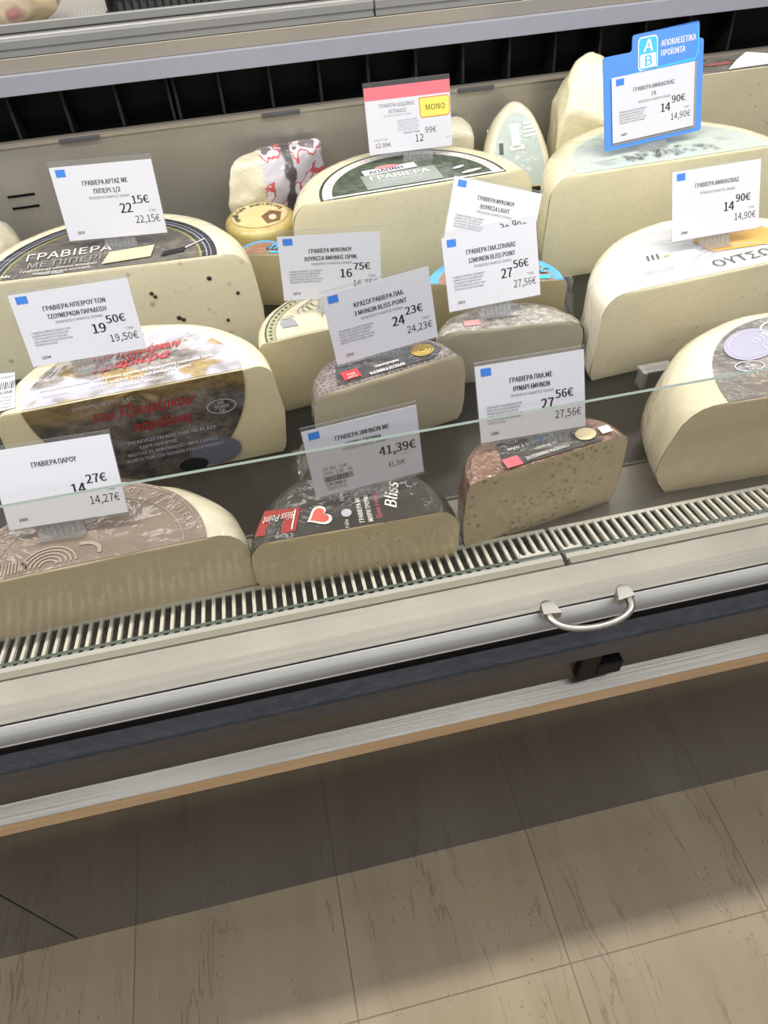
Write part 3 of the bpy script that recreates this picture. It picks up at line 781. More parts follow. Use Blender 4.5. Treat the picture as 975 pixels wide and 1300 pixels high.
# --- pale teal label (back right)
rJ = rindmat('butter_rind', ((0.74, 0.66, 0.43), (0.84, 0.77, 0.54)))
cJ = paste('butter_paste', (0.86, 0.79, 0.53), specks=(0.58, 0.53, 0.36), hole_scale=55, hole_size=0.05, film=0.15)
Jc = half_wheel('half_cheese', 'largest half cheese wheel with pale teal label under the blue sign, back right', 'cheese', (0.712, 1.087), 0.8, 0.221, 0.212, drum(0.185, 0.034, low=0.02, bulge=0.002, r2=0.035), rJ, cJ)
lab = label_mesh(0.176, 0.160, 0.185); z = 0.1872
for i in range(46):   # rows of little houses
    x = -0.085 + 0.165 * rnd.random(); y = 0.012 + 0.036 * rnd.random() * (1 - abs(x) * 4); w = 0.004 + 0.006 * rnd.random(); h = 0.004 + 0.006 * rnd.random()
    for q in ((x, y, x + w, y + 0.0007), (x, y + h, x + w, y + h + 0.0007), (x, y, x + 0.0007, y + h), (x + w, y, x + w + 0.0007, y + h + 0.0007)):
        lab.rect(*q, 1, z)
    lab.rect(x + w * 0.35, y + h * 0.3, x + w * 0.6, y + h * 0.75, 1, z)
for x, y, s in ((-0.14, 0.030, 0.045), (-0.135, 0.022, 0.03), (-0.13, 0.014, 0.028), (0.085, 0.090, 0.016), (0.10, 0.055, 0.02), (0.10, 0.046, 0.026)):
    lab.text('ΓΡΑΒΙΕΡΑ', x, y, 0.0042, 2, False, 'l', z, 0, fit=s)
lab.build('paper_label', [ringmat('teal_label', 0.176, 0.16, [(0, (0.50, 0.57, 0.52)), (0.98, (0.58, 0.64, 0.58))], (0.97, (0.54, 0.60, 0.54), 0.6), film=0.15), M['grey_ink'], M['pale_ink']], Jc)

# --- white label with barcode and orange panel (right)
rK = rindmat('buttermilk_rind', ((0.74, 0.70, 0.54), (0.84, 0.80, 0.66)), film=0.7)
cK = paste('open_paste', (0.82, 0.75, 0.54), specks=(0.50, 0.44, 0.30), hole_scale=62, hole_size=0.09)
Kc = half_wheel('half_cheese', 'half cheese wheel with white label and orange panel, right of the blue-rimmed cheese', 'cheese', (0.668, 0.800), 4.5, 0.212, 0.190, drum(0.145, 0.034, low=0.006, bulge=0.0, r2=0.035), rK, cK)
lab = label_mesh(0.160, 0.150, 0.145); z = 0.1472
for k in range(22):
    lab.rect(-0.132 + k * 0.0021, 0.028, -0.132 + k * 0.0021 + (0.0008 if k % 3 else 0.0014), 0.040, 2, z, 0.0)
lab.text('ΠΑΡΑΔΟΣΗ ΑΠΟ ΤΟ', -0.110, 0.048, 0.0045, 2, False, 'c', z, fit=0.05)
for k in range(3):
    lab.poly([(-0.110 + 0.008 * k, 0.062, z), (-0.1075 + 0.008 * k, 0.062, z), (-0.1025 + 0.008 * k, 0.076, z), (-0.106 + 0.008 * k, 0.076, z)], 1)
lab.poly([(-0.082, 0.064, z), (-0.08, 0.064, z), (-0.068, 0.068, z), (-0.082, 0.068, z)], 3)
lab.text('ΟΥΤΣΩ', 0.020, 0.014, 0.018, 1, False, 'c', z, 0.05, 1.3)
lab.ring(0.014, 0.012, 0.078, 0.050, 0.0014, 0.15 * PI, PI, 2, z); lab.ring(0.014, 0.012, 0.064, 0.040, 0.0012, 0.55 * PI, PI, 2, z)
lab.arctext('ΓΡΑΒΙΕΡΑ ΑΜΦΙΛΟΧΙΑΣ', 0.014, 0.012, 0.069, 0.043, PI * 0.95, PI * 0.4, 0.0052, 2, z)
lab.poly([(-0.010, 0.052, z - .0003), (0.05, 0.046, z - .0003), (0.115, 0.040, z - .0003), (0.135, 0.066, z - .0003), (0.085, 0.104, z - .0003), (0.004, 0.112, z - .0003), (-0.018, 0.09, z - .0003)], 3)
lab.text('ΑΓΝΟ ΓΑΛΑ', 0.080, 0.094, 0.008, 0, True, 'c', z, -0.15); lab.text('ΚΕΦΑΛΙΣΙΟ', 0.075, 0.106, 0.009, 1, True, 'c', z, -0.05)
lab.build('paper_label', [ringmat('white_label', 0.16, 0.15, [(0, (0.64, 0.64, 0.63)), (0.985, (0.58, 0.58, 0.56))], film=0.5), M['grey_ink'], M['lav_ink'], plain('orange_print', (0.66, 0.38, 0.09), 0.45)], Kc)
film_sheet('film_tail', [(-0.203, 0.05, 0.085), (-0.205, 0.08, 0.03), (-0.222, 0.075, 0.012), (-0.215, 0.06, 0.07)], Kc, amp=0.006, seed=3)

# --- grey brown label, domed side (right front)
rL = rindmat('yellow_rind', ((0.66, 0.60, 0.42), (0.76, 0.70, 0.52)), film=0.6)
cL = paste('smooth_paste', (0.81, 0.70, 0.48), specks=(0.42, 0.38, 0.27), hole_scale=60, hole_size=0.06)
Lp = [(0.022, 0.0), (0.008, 0.020), (0.0, 0.040), (0.0, 0.058), (0.003, 0.079), (0.008, 0.098), (0.014, 0.116), (0.024, 0.129), (0.034, 0.136), (0.046, 0.1395), (0.062, 0.1405)]
Lc = half_wheel('half_cheese', 'half cheese wheel with domed rind and grey brown label at the far right front', 'cheese', (0.640, 0.533), -2.0, 0.205, 0.200, Lp, rL, cL)
lab = label_mesh(0.142, 0.150, 0.1405); z = 0.1427
lab.disc(-0.060, 0.098, 0.042, 0.027, 1, z - .0004, rot=0.5); lab.ring(-0.060, 0.098, 0.036, 0.022, 0.001, mi=2, z=z, rot=0.5); lab.disc(0.02, 0.075, 0.036, 0.02, 1, z - .0004, rot=0.2)
lab.ring(0.0, 0.118, 0.035, 0.022, 0.003, 0, 2 * PI, 2, z)
lab.text('ΓΡΑΒ', -0.052, 0.095, 0.010, 2, True, 'l', z, 0.5); lab.text('ΕΛΛΑΣ', -0.046, 0.082, 0.010, 2, True, 'l', z, 0.4)
lab.ring(-0.085, 0.056, 0.019, 0.0105, 0.0016, mi=2, z=z); lab.text('GR', -0.085, 0.0595, 0.004, 2, True, z=z); lab.text('06-28', -0.085, 0.054, 0.004, 2, True, z=z); lab.text('ΕΚ', -0.085, 0.0485, 0.004, 2, True, z=z)
lab.text('Τύρος παραδοσιακό από φρέσκο γάλα', -0.06, 0.018, 0.004, 2, False, 'l', z, 0.1, fit=0.11)
lab.text('Γραβιέρα', 0.0, 0.05, 0.012, 2, True, 'l', z, 0.1, 1.0, 0.3)
lab.build('paper_label', [ringmat('stone_label', 0.142, 0.15, [(0, (0.20, 0.165, 0.14)), (0.3, (0.26, 0.22, 0.195)), (0.7, (0.22, 0.205, 0.195))], (1.0, (0.10, 0.085, 0.075), 0.9), film=0.4, blotch_scale=18), plain('lavender_print', (0.36, 0.35, 0.45), 0.4), M['lav_ink']], Lc)

# --- brown label, front left
rC = rindmat('waxy_rind', ((0.60, 0.55, 0.42), (0.74, 0.70, 0.56)), film=0.9, film_scale=22)
cC = paste('waxy_paste', (0.84, 0.72, 0.48), dark=None, mott=0.05, wrap=1.0, film=0.35, film_scale=20)
Cp = [(0.006, 0.0), (0.001, 0.010), (0.0, 0.03), (0.0, 0.060), (0.002, 0.078), (0.008, 0.090), (0.016, 0.098), (0.026, 0.102), (0.040, 0.103)]
Cc_ = half_wheel('half_cheese', 'half cheese wheel with shiny mauve brown label in the front left corner', 'cheese', (-0.240, 0.514), 1.3, 0.166, 0.130, Cp, rC, cC)
la, lb = 0.126, 0.118
lab = label_mesh(la, lb, 0.103); z = 0.1047
lab.arctext('ΠΑΡΟΥ  ΓΡΑΒΙΕΡΑ  ΠΑΡΟΥ  ΓΡΑΒΙΕΡΑ', 0, 0, 0.109, 0.100, PI * 0.95, PI * 0.05, 0.009, 1, z)
lab.ring(0, 0, 0.102, 0.093, 0.0009, 0, PI, 1, z); lab.ring(0, 0, 0.122, 0.114, 0.0007, 0, PI, 1, z)
for k in range(5):
    lab.ring(-0.042, 0.006, 0.030 - 0.005 * k, 0.026 - 0.0045 * k, 0.0022, 0.02, PI, 1, z)
for k in range(9):
    lab.rect(-0.094 + 0.0035 * k, 0.004, -0.0925 + 0.0035 * k, 0.020, 1, z)
lab.ring(-0.008, 0.014, 0.022, 0.016, 0.0045, -0.3, 1.7, 1, z)
lab.build('paper_label', [ringmat('mauve_label', la, lb, [(0, (0.22, 0.165, 0.135)), (0.99, (0.27, 0.21, 0.18))], (1.0, (0.26, 0.20, 0.17), 0.5), film=0.9, film_scale=16, weight=1.0), M['mauve_ink']], Cc_)

# --- truffle cheese (front centre)
rD = rindmat('black_coat', ((0.020, 0.018, 0.018), (0.045, 0.040, 0.038)), film=0.9)
cD = paste('truffle_paste', (0.79, 0.66, 0.41), specks=(0.14, 0.11, 0.06), hole_scale=95, hole_size=0.10, mott=0.12, wrap=0.9)
Dc = half_wheel('half_cheese', 'small half cheese with black label and red heart print, front centre', 'cheese', (0.046, 0.507), -1.4, 0.1215, 0.117, [(0.006, 0.0), (0.002, 0.006), (0.0, 0.02), (0.0, 0.055), (0.003, 0.068), (0.010, 0.078), (0.016, 0.0835), (0.024, 0.085)], rD, cD, top=rD)
lab = label_mesh(0.098, 0.094, 0.085); z = 0.0868
lab.poly([(-0.112, 0.012, z - .003), (-0.066, 0.008, z), (-0.056, 0.043, z), (-0.098, 0.047, z - .001)], 1)
lab.text('Bliss Point', -0.081, 0.037, 0.010, 2, False, 'c', z + 0.0006, PI + 0.05, 0.8, 0.4, fit=0.036)
lab.rect(-0.067, 0.011, -0.0655, 0.041, 2, z + .0003, -0.25)
def heart(mb, cx, cy, s, mi, z, rot):
    pts = []
    for i in range(28):
        t = 2 * PI * i / 28
        u = 16 * math.sin(t) ** 3 / 17; v = (13 * math.cos(t) - 5 * math.cos(2 * t) - 2 * math.cos(3 * t) - math.cos(4 * t)) / 17
        pts.append((cx + s * (u * math.cos(rot) - v * math.sin(rot)), cy + s * (u * math.sin(rot) + v * math.cos(rot)), z))
    mb.poly(pts, mi)
heart(lab, -0.037, 0.024, 0.0165, 2, z, -1.2); heart(lab, -0.037, 0.024, 0.0125, 3, z + .0004, -1.2)
lab.disc(-0.006, 0.022, 0.006, 0.006, 4, z); lab.text('Ελληνικό', -0.006, 0.054, 0.004, 2, False, 'c', z, PI / 2, fit=0.025); lab.text('Γάλα', -0.006, 0.006, 0.004, 2, False, 'c', z, PI / 2)
lab.text('ΓΡΑΒΙΕΡΑ ΜΕ', 0.012, 0.024, 0.0055, 2, True, 'c', z, PI / 2, fit=0.04); lab.text('ΜΑΥΡΗ ΤΡΟΥΦΑ', 0.022, 0.024, 0.0055, 2, True, 'c', z, PI / 2, fit=0.042)
lab.text('Ώριμη 3 μηνών', 0.032, 0.026, 0.0045, 5, False, 'c', z, PI / 2, fit=0.04)
lab.text('Bliss', 0.056, 0.036, 0.014, 2, True, 'c', z, PI / 2 - 0.25, 1.0, 0.3)
lab.build('paper_label', [ringmat('black_label', 0.098, 0.094, [(0, (0.022, 0.019, 0.019)), (0.99, (0.03, 0.026, 0.026))], (1, (0.04, 0.034, 0.032), 0.6), film=0.9, film_scale=20, weight=1.0), M['red_script'], M['white_ink'], plain('coral_heart', (0.65, 0.12, 0.09), 0.4), M['lav_ink'], M['pink_band']], Dc)
film_sheet('film_tail', [(0.03, 0.114, 0.07), (0.085, 0.085, 0.06), (0.105, 0.125, 0.055), (0.06, 0.150, 0.06)], Dc, amp=0.008, seed=5)

# --- thyme cheese (front, right of the truffle one)
rE = rindmat('russet_rind', ((0.16, 0.075, 0.05), (0.34, 0.20, 0.15), (0.4, 0.3, 0.25)), scale=40, film=1.0, film_scale=42, wrap=1.0, crumple=0.7)
cE = paste('thyme_paste', (0.70, 0.59, 0.38), specks=(0.26, 0.23, 0.11), hole_scale=120, hole_size=0.24, mott=0.16)
Ep = [(0.004, 0.0), (0.0, 0.015), (-0.002, 0.045), (-0.001, 0.08), (0.001, 0.100), (0.004, 0.111), (0.010, 0.115)]
Ec = half_wheel('half_cheese', 'half cheese with russet rind and herb-flecked cut face, front right of centre', 'cheese', (0.281, 0.527), 8.9, 0.106, 0.080, Ep, rE, cE, top=rE)
lab = MB()
zt = 0.1162
lab.poly([(-0.058, 0.004, zt), (0.070, 0.002, zt), (0.066, 0.060, zt), (0.030, 0.071, zt), (-0.040, 0.066, zt)], 0); z = zt + .0012
lab.rect(-0.054, 0.003, -0.034, 0.018, 1, z)
lab.text('ΓΡΑΒΙΕΡΑ ΠΑΛΑΙΩΣΗΣ', 0.0, 0.012, 0.0052, 2, True, 'c', z, PI + 0.02, fit=0.056); lab.text('με Θυμάρι', 0.004, 0.021, 0.0045, 2, False, 'c', z, PI + 0.02)
lab.text('Ελληνικό Γάλα', -0.010, 0.032, 0.0042, 2, True, 'c', z, PI, fit=0.06); lab.text('Ωρίμανση 6 μηνών', 0.03, 0.040, 0.0042, 2, True, 'c', z, PI + 0.02, fit=0.045)
lab.disc(0.003, 0.031, 0.0045, 0.0045, 4, z + .0004); lab.disc(0.056, 0.018, 0.013, 0.010, 3, z); lab.rect(0.074, 0.010, 0.088, 0.022, 2, z)
lab.build('paper_label', [ringmat('charcoal_label', 0.1, 0.1, [(0, (0.035, 0.032, 0.034)), (0.9, (0.05, 0.045, 0.045))], (1, (0.09, 0.085, 0.085), 0.6), film=1.0, film_scale=30, weight=1.0), M['pink_band'], M['white_ink'], M['cream_ink'], M['blue_ink']], Ec)
film_sheet('film_tail', [(-0.104, 0.02, 0.10), (-0.108, 0.005, 0.03), (-0.115, 0.0, 0.02), (-0.112, 0.01, 0.085)], Ec, amp=0.003, seed=8)

# --- wine cheese (centre)
rF = rindmat('wine_rind', ((0.07, 0.05, 0.045), (0.19, 0.15, 0.135), (0.36, 0.33, 0.32)), scale=40, film=1.0, film_scale=40, wrap=1.0, cross=True)
cF = paste('wine_paste', (0.60, 0.53, 0.38), specks=(0.30, 0.24, 0.16), hole_scale=60, hole_size=0.06, mott=0.08)
Fp = [(0.010, 0.0), (0.003, 0.012), (0.0, 0.035), (0.0, 0.075), (0.002, 0.095), (0.006, 0.107), (0.012, 0.113), (0.022, 0.115)]
Fc = half_wheel('half_cheese', 'half cheese with dark woven-pattern rind and gold seal, in the middle of the display', 'cheese', (0.138, 0.732), 11.0, 0.112, 0.098, Fp, rF, cF, top=rF)
lab = MB(); zt = 0.1160
lab.poly([(-0.072, 0.008, zt), (0.066, 0.006, zt), (0.086, 0.022, zt), (0.070, 0.058, zt), (0.030, 0.078, zt), (-0.030, 0.078, zt), (-0.060, 0.050, zt)], 0); z = zt + .0012
lab.rect(-0.060, 0.012, -0.036, 0.030, 1, z); lab.text('Bliss', -0.048, 0.023, 0.004, 2, False, 'c', z + .0004, PI); lab.text('Point', -0.048, 0.017, 0.004, 2, False, 'c', z + .0004, PI)
lab.text('ΚΡΑΣΟΓΡΑΒΙΕΡΑ', 0.0, 0.014, 0.006, 2, True, 'c', z, PI, fit=0.05); lab.text('παλαίωσης', 0.004, 0.024, 0.005, 2, True, 'c', z, PI)
lab.disc(0.059, 0.028, 0.016, 0.013, 3, z); lab.ring(0.059, 0.028, 0.014, 0.0113, 0.0012, mi=4, z=z + .0004); lab.ring(0.059, 0.028, 0.0095, 0.0075, 0.001, mi=4, z=z + .0004); lab.text('ΚΣ', 0.059, 0.0255, 0.005, 4, True, 'c', z + .0004)
lab.build('paper_label', [ringmat('wine_label', 0.1, 0.1, [(0, (0.03, 0.028, 0.03)), (0.9, (0.045, 0.04, 0.042))], (1, (0.10, 0.095, 0.095), 0.6), film=1.0, film_scale=30, weight=1.0), M['red_ink'], M['white_ink'], M['gold_ink'], M['brown_ink']], Fc)
film_sheet('film_tail', [(-0.106, 0.03, 0.02), (-0.110, 0.01, 0.001), (-0.150, -0.02, 0.004), (-0.140, 0.03, 0.012)], Fc, amp=0.010, seed=11)

# --- cave cheese, silvery film (right of the centre)
rG = rindmat('silver_film_rind', ((0.26, 0.23, 0.20), (0.56, 0.53, 0.49)), scale=55, film=1.0, film_scale=50, wrap=1.0, crumple=1.0)
cG = paste('cave_paste', (0.50, 0.46, 0.35), specks=(0.30, 0.26, 0.19), hole_scale=60, hole_size=0.05, mott=0.06)
Gc = half_wheel('half_cheese', 'half cheese under crinkled silvery film with a small pink mark, behind the herb-flecked one', 'cheese', (0.337, 0.823), -6.8, 0.112, 0.084, [(0.008, 0.0), (0.002, 0.010), (0.0, 0.03), (0.0, 0.065), (0.003, 0.080), (0.009, 0.088), (0.020, 0.093), (0.034, 0.095)], rG, cG, top=rG)
lab = MB(); lab.rect(-0.066, 0.010, -0.042, 0.024, 0, 0.0962, 0.0); lab.rect(-0.030, 0.024, 0.02, 0.050, 1, 0.0962, 0.05)
lab.text('ΓΡΑΒΙΕΡΑ', -0.005, 0.034, 0.006, 2, True, 'c', 0.0968, PI)
lab.build('paper_label', [ringmat('pink_mark', 1, 1, [(0, (0.66, 0.25, 0.25)), (0.9, (0.66, 0.25, 0.25))], film=1.0), plain('grey_print', (0.30, 0.28, 0.26), 0.4), M['white_ink']], Gc)

# --- yellow ring label (left of the wine cheese)
rH = rindmat('gold_rind', ((0.56, 0.50, 0.32), (0.70, 0.64, 0.44)))
cH = paste('gold_paste', (0.68, 0.60, 0.38), mott=0.05)
Hc = half_wheel('half_cheese', 'half cheese with cream label and dark ornate ring, left of the dark woven-rind cheese', 'cheese', (0.098, 0.850), 7.0, 0.126, 0.118, drum(0.125, 0.014, low=0.004, r2=0.012), rH, cH)
la, lb = 0.114, 0.106
lab = label_mesh(la, lb, 0.125); z = 0.1268
for k in range(34):
    t = PI * (k + 0.5) / 34
    lab.disc(0.1055 * math.cos(t), 0.098 * math.sin(t), 0.0024, 0.0014, 1, z, 8, t)
lab.poly([(-0.084, 0.024, z), (-0.062, 0.022, z), (-0.064, 0.040, z), (-0.070, 0.046, z), (-0.080, 0.046, z), (-0.086, 0.038, z)], 2); lab.ring(-0.074, 0.048, 0.012, 0.004, 0.0014, mi=2, z=z)
for k in range(4):
    lab.ring(-0.045 + 0.008 * k, 0.055 + 0.006 * k, 0.010, 0.013, 0.0014, 0.4 * k, 3.6 + 0.4 * k, 2, z)
lab.text('Γραβιέρα', 0.01, 0.03, 0.012, 2, True, 'c', z, 0.05, 1, 0.3)
lab.build('paper_label', [ringmat('cream_ring_label', la, lb, [(0, (0.66, 0.60, 0.40)), (0.86, (0.12, 0.12, 0.07)), (0.875, (0.36, 0.34, 0.20)), (0.975, (0.03, 0.03, 0.02))], film=0.4), M['green_ink'], M['pale_ink']], Hc)

# --- two blue-rimmed cheeses
rS = rindmat('blue_film_rind', ((0.10, 0.36, 0.66), (0.18, 0.50, 0.80)), film=0.8)
cS = paste('olive_paste', (0.50, 0.43, 0.25), mott=0.06)
def blue_rim(label, c, ang, a, b, h):
    root = half_wheel('half_cheese', label, 'cheese', c, ang, a, b, drum(h, 0.010, low=0.004, r2=0.010), rS, cS)
    lab = label_mesh(a - 0.007, b - 0.007, h); z = h + 0.0018
    lab.text('nic', a * 0.56, b * 0.22, 0.022, 1, True, 'c', z, -0.1, 1.0, 0.3); lab.text('nic', a * 0.56 + .002, b * 0.22 + .002, 0.020, 2, True, 'c', z + .0004, -0.1, 1.0, 0.3)
    lab.poly([(a * 0.3, b * 0.05, z), (a * 0.75, b * 0.02, z), (a * 0.8, b * 0.14, z), (a * 0.35, b * 0.15, z)], 2)
    lab.build('paper_label', [ringmat('blue_rim_label', a - 0.007, b - 0.007, [(0, (0.30, 0.15, 0.09)), (0.86, (0.08, 0.38, 0.74))], (0.85, (0.44, 0.27, 0.18), 0.8), film=0.5), M['navy_ink'], M['sky_ink']], root)
    return root
Sc_ = blue_rim('half cheese with bright blue rim and brown label, behind the silvery film one', (0.355, 0.945), -13.0, 0.112, 0.095, 0.097)
film_sheet('film_tail', [(0.100, 0.03, 0.095), (0.108, 0.0, 0.05), (0.128, 0.0, 0.03), (0.122, 0.02, 0.085)], Sc_, amp=0.008, seed=14)
blue_rim('small blue-rimmed half cheese at the right end of the peppercorn cheese', (-0.001, 1.148), -17.0, 0.048, 0.056, 0.098)

# --- yellow script label disc
rN = rindmat('mustard_wrap', ((0.44, 0.33, 0.10), (0.60, 0.47, 0.17)))
nk = empty('small_round_cheese', (0.012, 1.277, DECK)); tag(nk, 'small round cheese with golden script label, below the red and white wrapped wedge', 'cheese')
mb = MB(); P = []; seg = 40; pr = drum(0.108, 0.016, low=0.004, r2=0.014)
for ins, zz in pr:
    for i in range(seg):
        P.append(((0.066 - ins) * math.cos(2 * PI * i / seg), (0.066 - ins) * math.sin(2 * PI * i / seg), zz))
mb.add(P, [(j * seg + i, j * seg + (i + 1) % seg, (j + 1) * seg + (i + 1) % seg, (j + 1) * seg + i) for j in range(len(pr) - 1) for i in range(seg)], 0, True)
mb.add(P[-seg:], [tuple(range(seg))], 0)
mb.build('body', rN, nk, sharp=math.radians(40))
lab = MB(); lab.disc(0, 0, 0.052, 0.052, 0, 0.1087)
lab.arctext('γραβιέρα χωριάτικη', 0, 0, 0.040, 0.040, PI * 1.15, PI * 0.1, 0.009, 1, 0.1097, True)
lab.poly([(0.010, -0.040, 0.1095), (0.034, -0.034, 0.1095), (0.040, 0.000, 0.1095), (0.020, 0.012, 0.1095), (0.002, -0.008, 0.1095)], 2); lab.disc(0.022, -0.018, 0.007, 0.011, 3, 0.1099)
lab.build('paper_label', [ringmat('golden_label', 0.052, 0.052, [(0, (0.66, 0.54, 0.23)), (0.95, (0.50, 0.38, 0.12))], (1, (0.72, 0.62, 0.34), 0.6)), M['black'], M['brown_ink'], M['cream_ink']], nk)

# --- wrapped wedges at the back
cM = paste('wrapped_paste', (0.68, 0.63, 0.48), film=1.0, film_scale=26, wrap=1.0)
def redwrap():
    m = bpy.data.materials.new('red_white_wrap'); nt, b = nodes(m)
    n = N(nt, 'ShaderNodeTexNoise', {'Vector': coords(nt, (26, 26, 26), (1, 0, 4)), 'Scale': 1.0, 'Detail': 2.0})
    sx_ = N(nt, 'ShaderNodeSeparateXYZ', {0: N(nt, 'ShaderNodeTexCoord').outputs['Object']}).outputs[0]
    c = ramp(nt, n.outputs['Fac'], [(0.0, (0.56, 0.54, 0.61)), (0.52, (0.55, 0.10, 0.12)), (0.565, (0.68, 0.66, 0.72)), (0.66, (0.20, 0.16, 0.18))], 'CONSTANT')
    band = ramp(nt, math_n(nt, 'ABSOLUTE', math_n(nt, 'ADD', math_n(nt, 'SUBTRACT', sx_, 0.030), math_n(nt, 'MULTIPLY', n.outputs['Fac'], 0.03))), [(0.008, 1.0), (0.011, 0.0)])
    c = mixc(nt, band, c, (0.10, 0.085, 0.09))
    nt.links.new(c, b.inputs['Base Color']); coat(nt, b, 1.0, 26, 0.1, 1.0)
    return m
wm = wrapped_chunk('cheese_wedge', 'film-wrapped cheese wedge with red and white wrapper against the steel back wall', 'cheese',
    [(-0.105, -0.045, 0), (-0.01, -0.02, 0), (0.095, 0.03, 0), (0.06, 0.045, 0), (-0.095, -0.02, 0), (-0.098, -0.030, 0.168), (-0.05, -0.022, 0.168), (0.085, 0.02, 0.172), (0.085, 0.042, 0.172), (-0.075, 0.0, 0.176), (-0.012, -0.035, 0.125), (-0.112, -0.048, 0.10), (0.02, 0.043, 0.0), (0.02, 0.043, 0.174)],
    [cM, redwrap()], (0.068, 1.392, DECK), 0, 0.012, faces=lambda n, c: 1 if c.x > -0.035 else 0)
wrapped_chunk('cheese_wedge', 'small film-wrapped pale wedge just right of the red-banded price card', 'cheese',
    [(-0.055, -0.035, 0), (0.045, -0.03, 0), (0.045, 0.04, 0), (-0.055, 0.03, 0), (-0.05, -0.03, 0.165), (0.032, -0.030, 0.165), (0.030, 0.03, 0.176), (-0.045, 0.025, 0.182), (-0.01, 0.0, 0.186)],
    [cM], (0.418, 1.405, DECK), 0, 0.012)
P_ = half_wheel('cheese_wedge', 'leaning wedge with pale teal label between the green-labelled cheese and the largest one', 'cheese', (0.522, 1.335), -6, 0.068, 0.155, drum(0.055, 0.02, low=0.01, r2=0.02), rindmat('leaning_rind', ((0.68, 0.62, 0.44), (0.78, 0.73, 0.56)), film=0.8), cI, loc_z=DECK + 0.055, tilt=0.98)
lab = label_mesh(0.052, 0.130, 0.055, 0.002); lab.rect(-0.012, 0.070, 0.004, 0.112, 1, 0.0566, 0.1); lab.rect(-0.016, 0.066, 0.012, 0.074, 1, 0.0566, 0.1)
for k in range(4):
    lab.rect(0.012, 0.088 + 0.007 * k, 0.038 - 0.004 * k, 0.092 + 0.007 * k, 1, 0.0566, 0.1)
lab.rect(-0.036, 0.060, -0.028, 0.080, 2, 0.0566)
lab.build('paper_label', [ringmat('teal_wedge_label', 0.054, 0.138, [(0, (0.44, 0.52, 0.49)), (0.95, (0.50, 0.58, 0.54))], film=1.0), M['white_ink'], M['grey_ink']], P_)
sp = MB(); sp.add([(x * 0.9, y * 1.6, z) for x, y, z in [(-0.056, 0.0, 0.001), (0.056, 0.0, 0.001), (0.05, 0.075, 0.001), (-0.05, 0.075, 0.001), (-0.052, 0.004, -0.05), (0.052, 0.004, -0.05), (0.05, 0.05, -0.035), (-0.05, 0.05, -0.035)]], [(0, 1, 2, 3), (7, 6, 5, 4), (0, 4, 5, 1), (1, 5, 6, 2), (2, 6, 7, 3), (3, 7, 4, 0)])
sp.build('lower_half', cI, P_)
wrapped_chunk('cheese_wedge', 'tall plain cream wedge behind the blue-framed sign, against the black air duct', 'cheese',
    [(-0.062, -0.045, 0), (0.07, -0.055, 0), (0.07, 0.05, 0), (-0.045, 0.05, 0), (-0.062, -0.048, 0.175), (-0.050, -0.050, 0.205), (0.062, -0.060, 0.160), (0.064, 0.0, 0.245), (0.005, 0.035, 0.276), (-0.028, 0.010, 0.250), (-0.050, 0.03, 0.205), (0.045, 0.04, 0.262)],
    [cI], (0.660, 1.365, DECK), 0, 0.007)
cR = paste('aged_paste', (0.58, 0.52, 0.36), specks=(0.30, 0.25, 0.15), hole_scale=65, hole_size=0.12, mott=0.10)
Rc = half_wheel('half_cheese', 'half cheese with grey top label and white paper flap at the back right corner', 'cheese', (1.005, 1.335), 0.5, 0.150, 0.095, drum(0.228, 0.014, low=0.006, r2=0.014), rindmat('grey_wrap_rind', ((0.40, 0.37, 0.29), (0.58, 0.54, 0.44))), cR)
lab = label_mesh(0.135, 0.085, 0.228)
lab.add([(-0.07, 0.002, 0.2302), (-0.02, 0.004, 0.2302), (0.03, 0.004, 0.2302), (0.07, 0.002, 0.2302), (-0.045, 0.020, 0.240), (-0.02, 0.034, 0.246), (0.015, 0.030, 0.242), (0.07, 0.02, 0.234)], [(0, 1, 5, 4), (1, 2, 6, 5), (2, 3, 7, 6)], 1)
lab.disc(-0.07, 0.040, 0.030, 0.007, 2, 0.2298)
lab.build('paper_label', [ringmat('dark_grey_label', 0.135, 0.085, [(0, (0.16, 0.145, 0.13)), (0.9, (0.20, 0.185, 0.17))], (1, (0.26, 0.24, 0.22), 0.7), film=0.8), M['white_ink'], plain('pink_brown_print', (0.40, 0.14, 0.13), 0.4)], Rc)
wrapped_chunk('cheese_wedge', 'film-wrapped chunk cut off by the left edge of the photo, behind the peppercorn cheese', 'cheese',
    [(-0.06, -0.04, 0), (0.045, -0.05, 0), (0.05, 0.05, 0), (-0.05, 0.05, 0), (-0.05, -0.035, 0.13), (0.018, -0.045, 0.125), (0.042, 0.0, 0.10), (0.02, 0.045, 0.13)],
    [cM], (-0.470, 1.335, DECK), 0, 0.012)

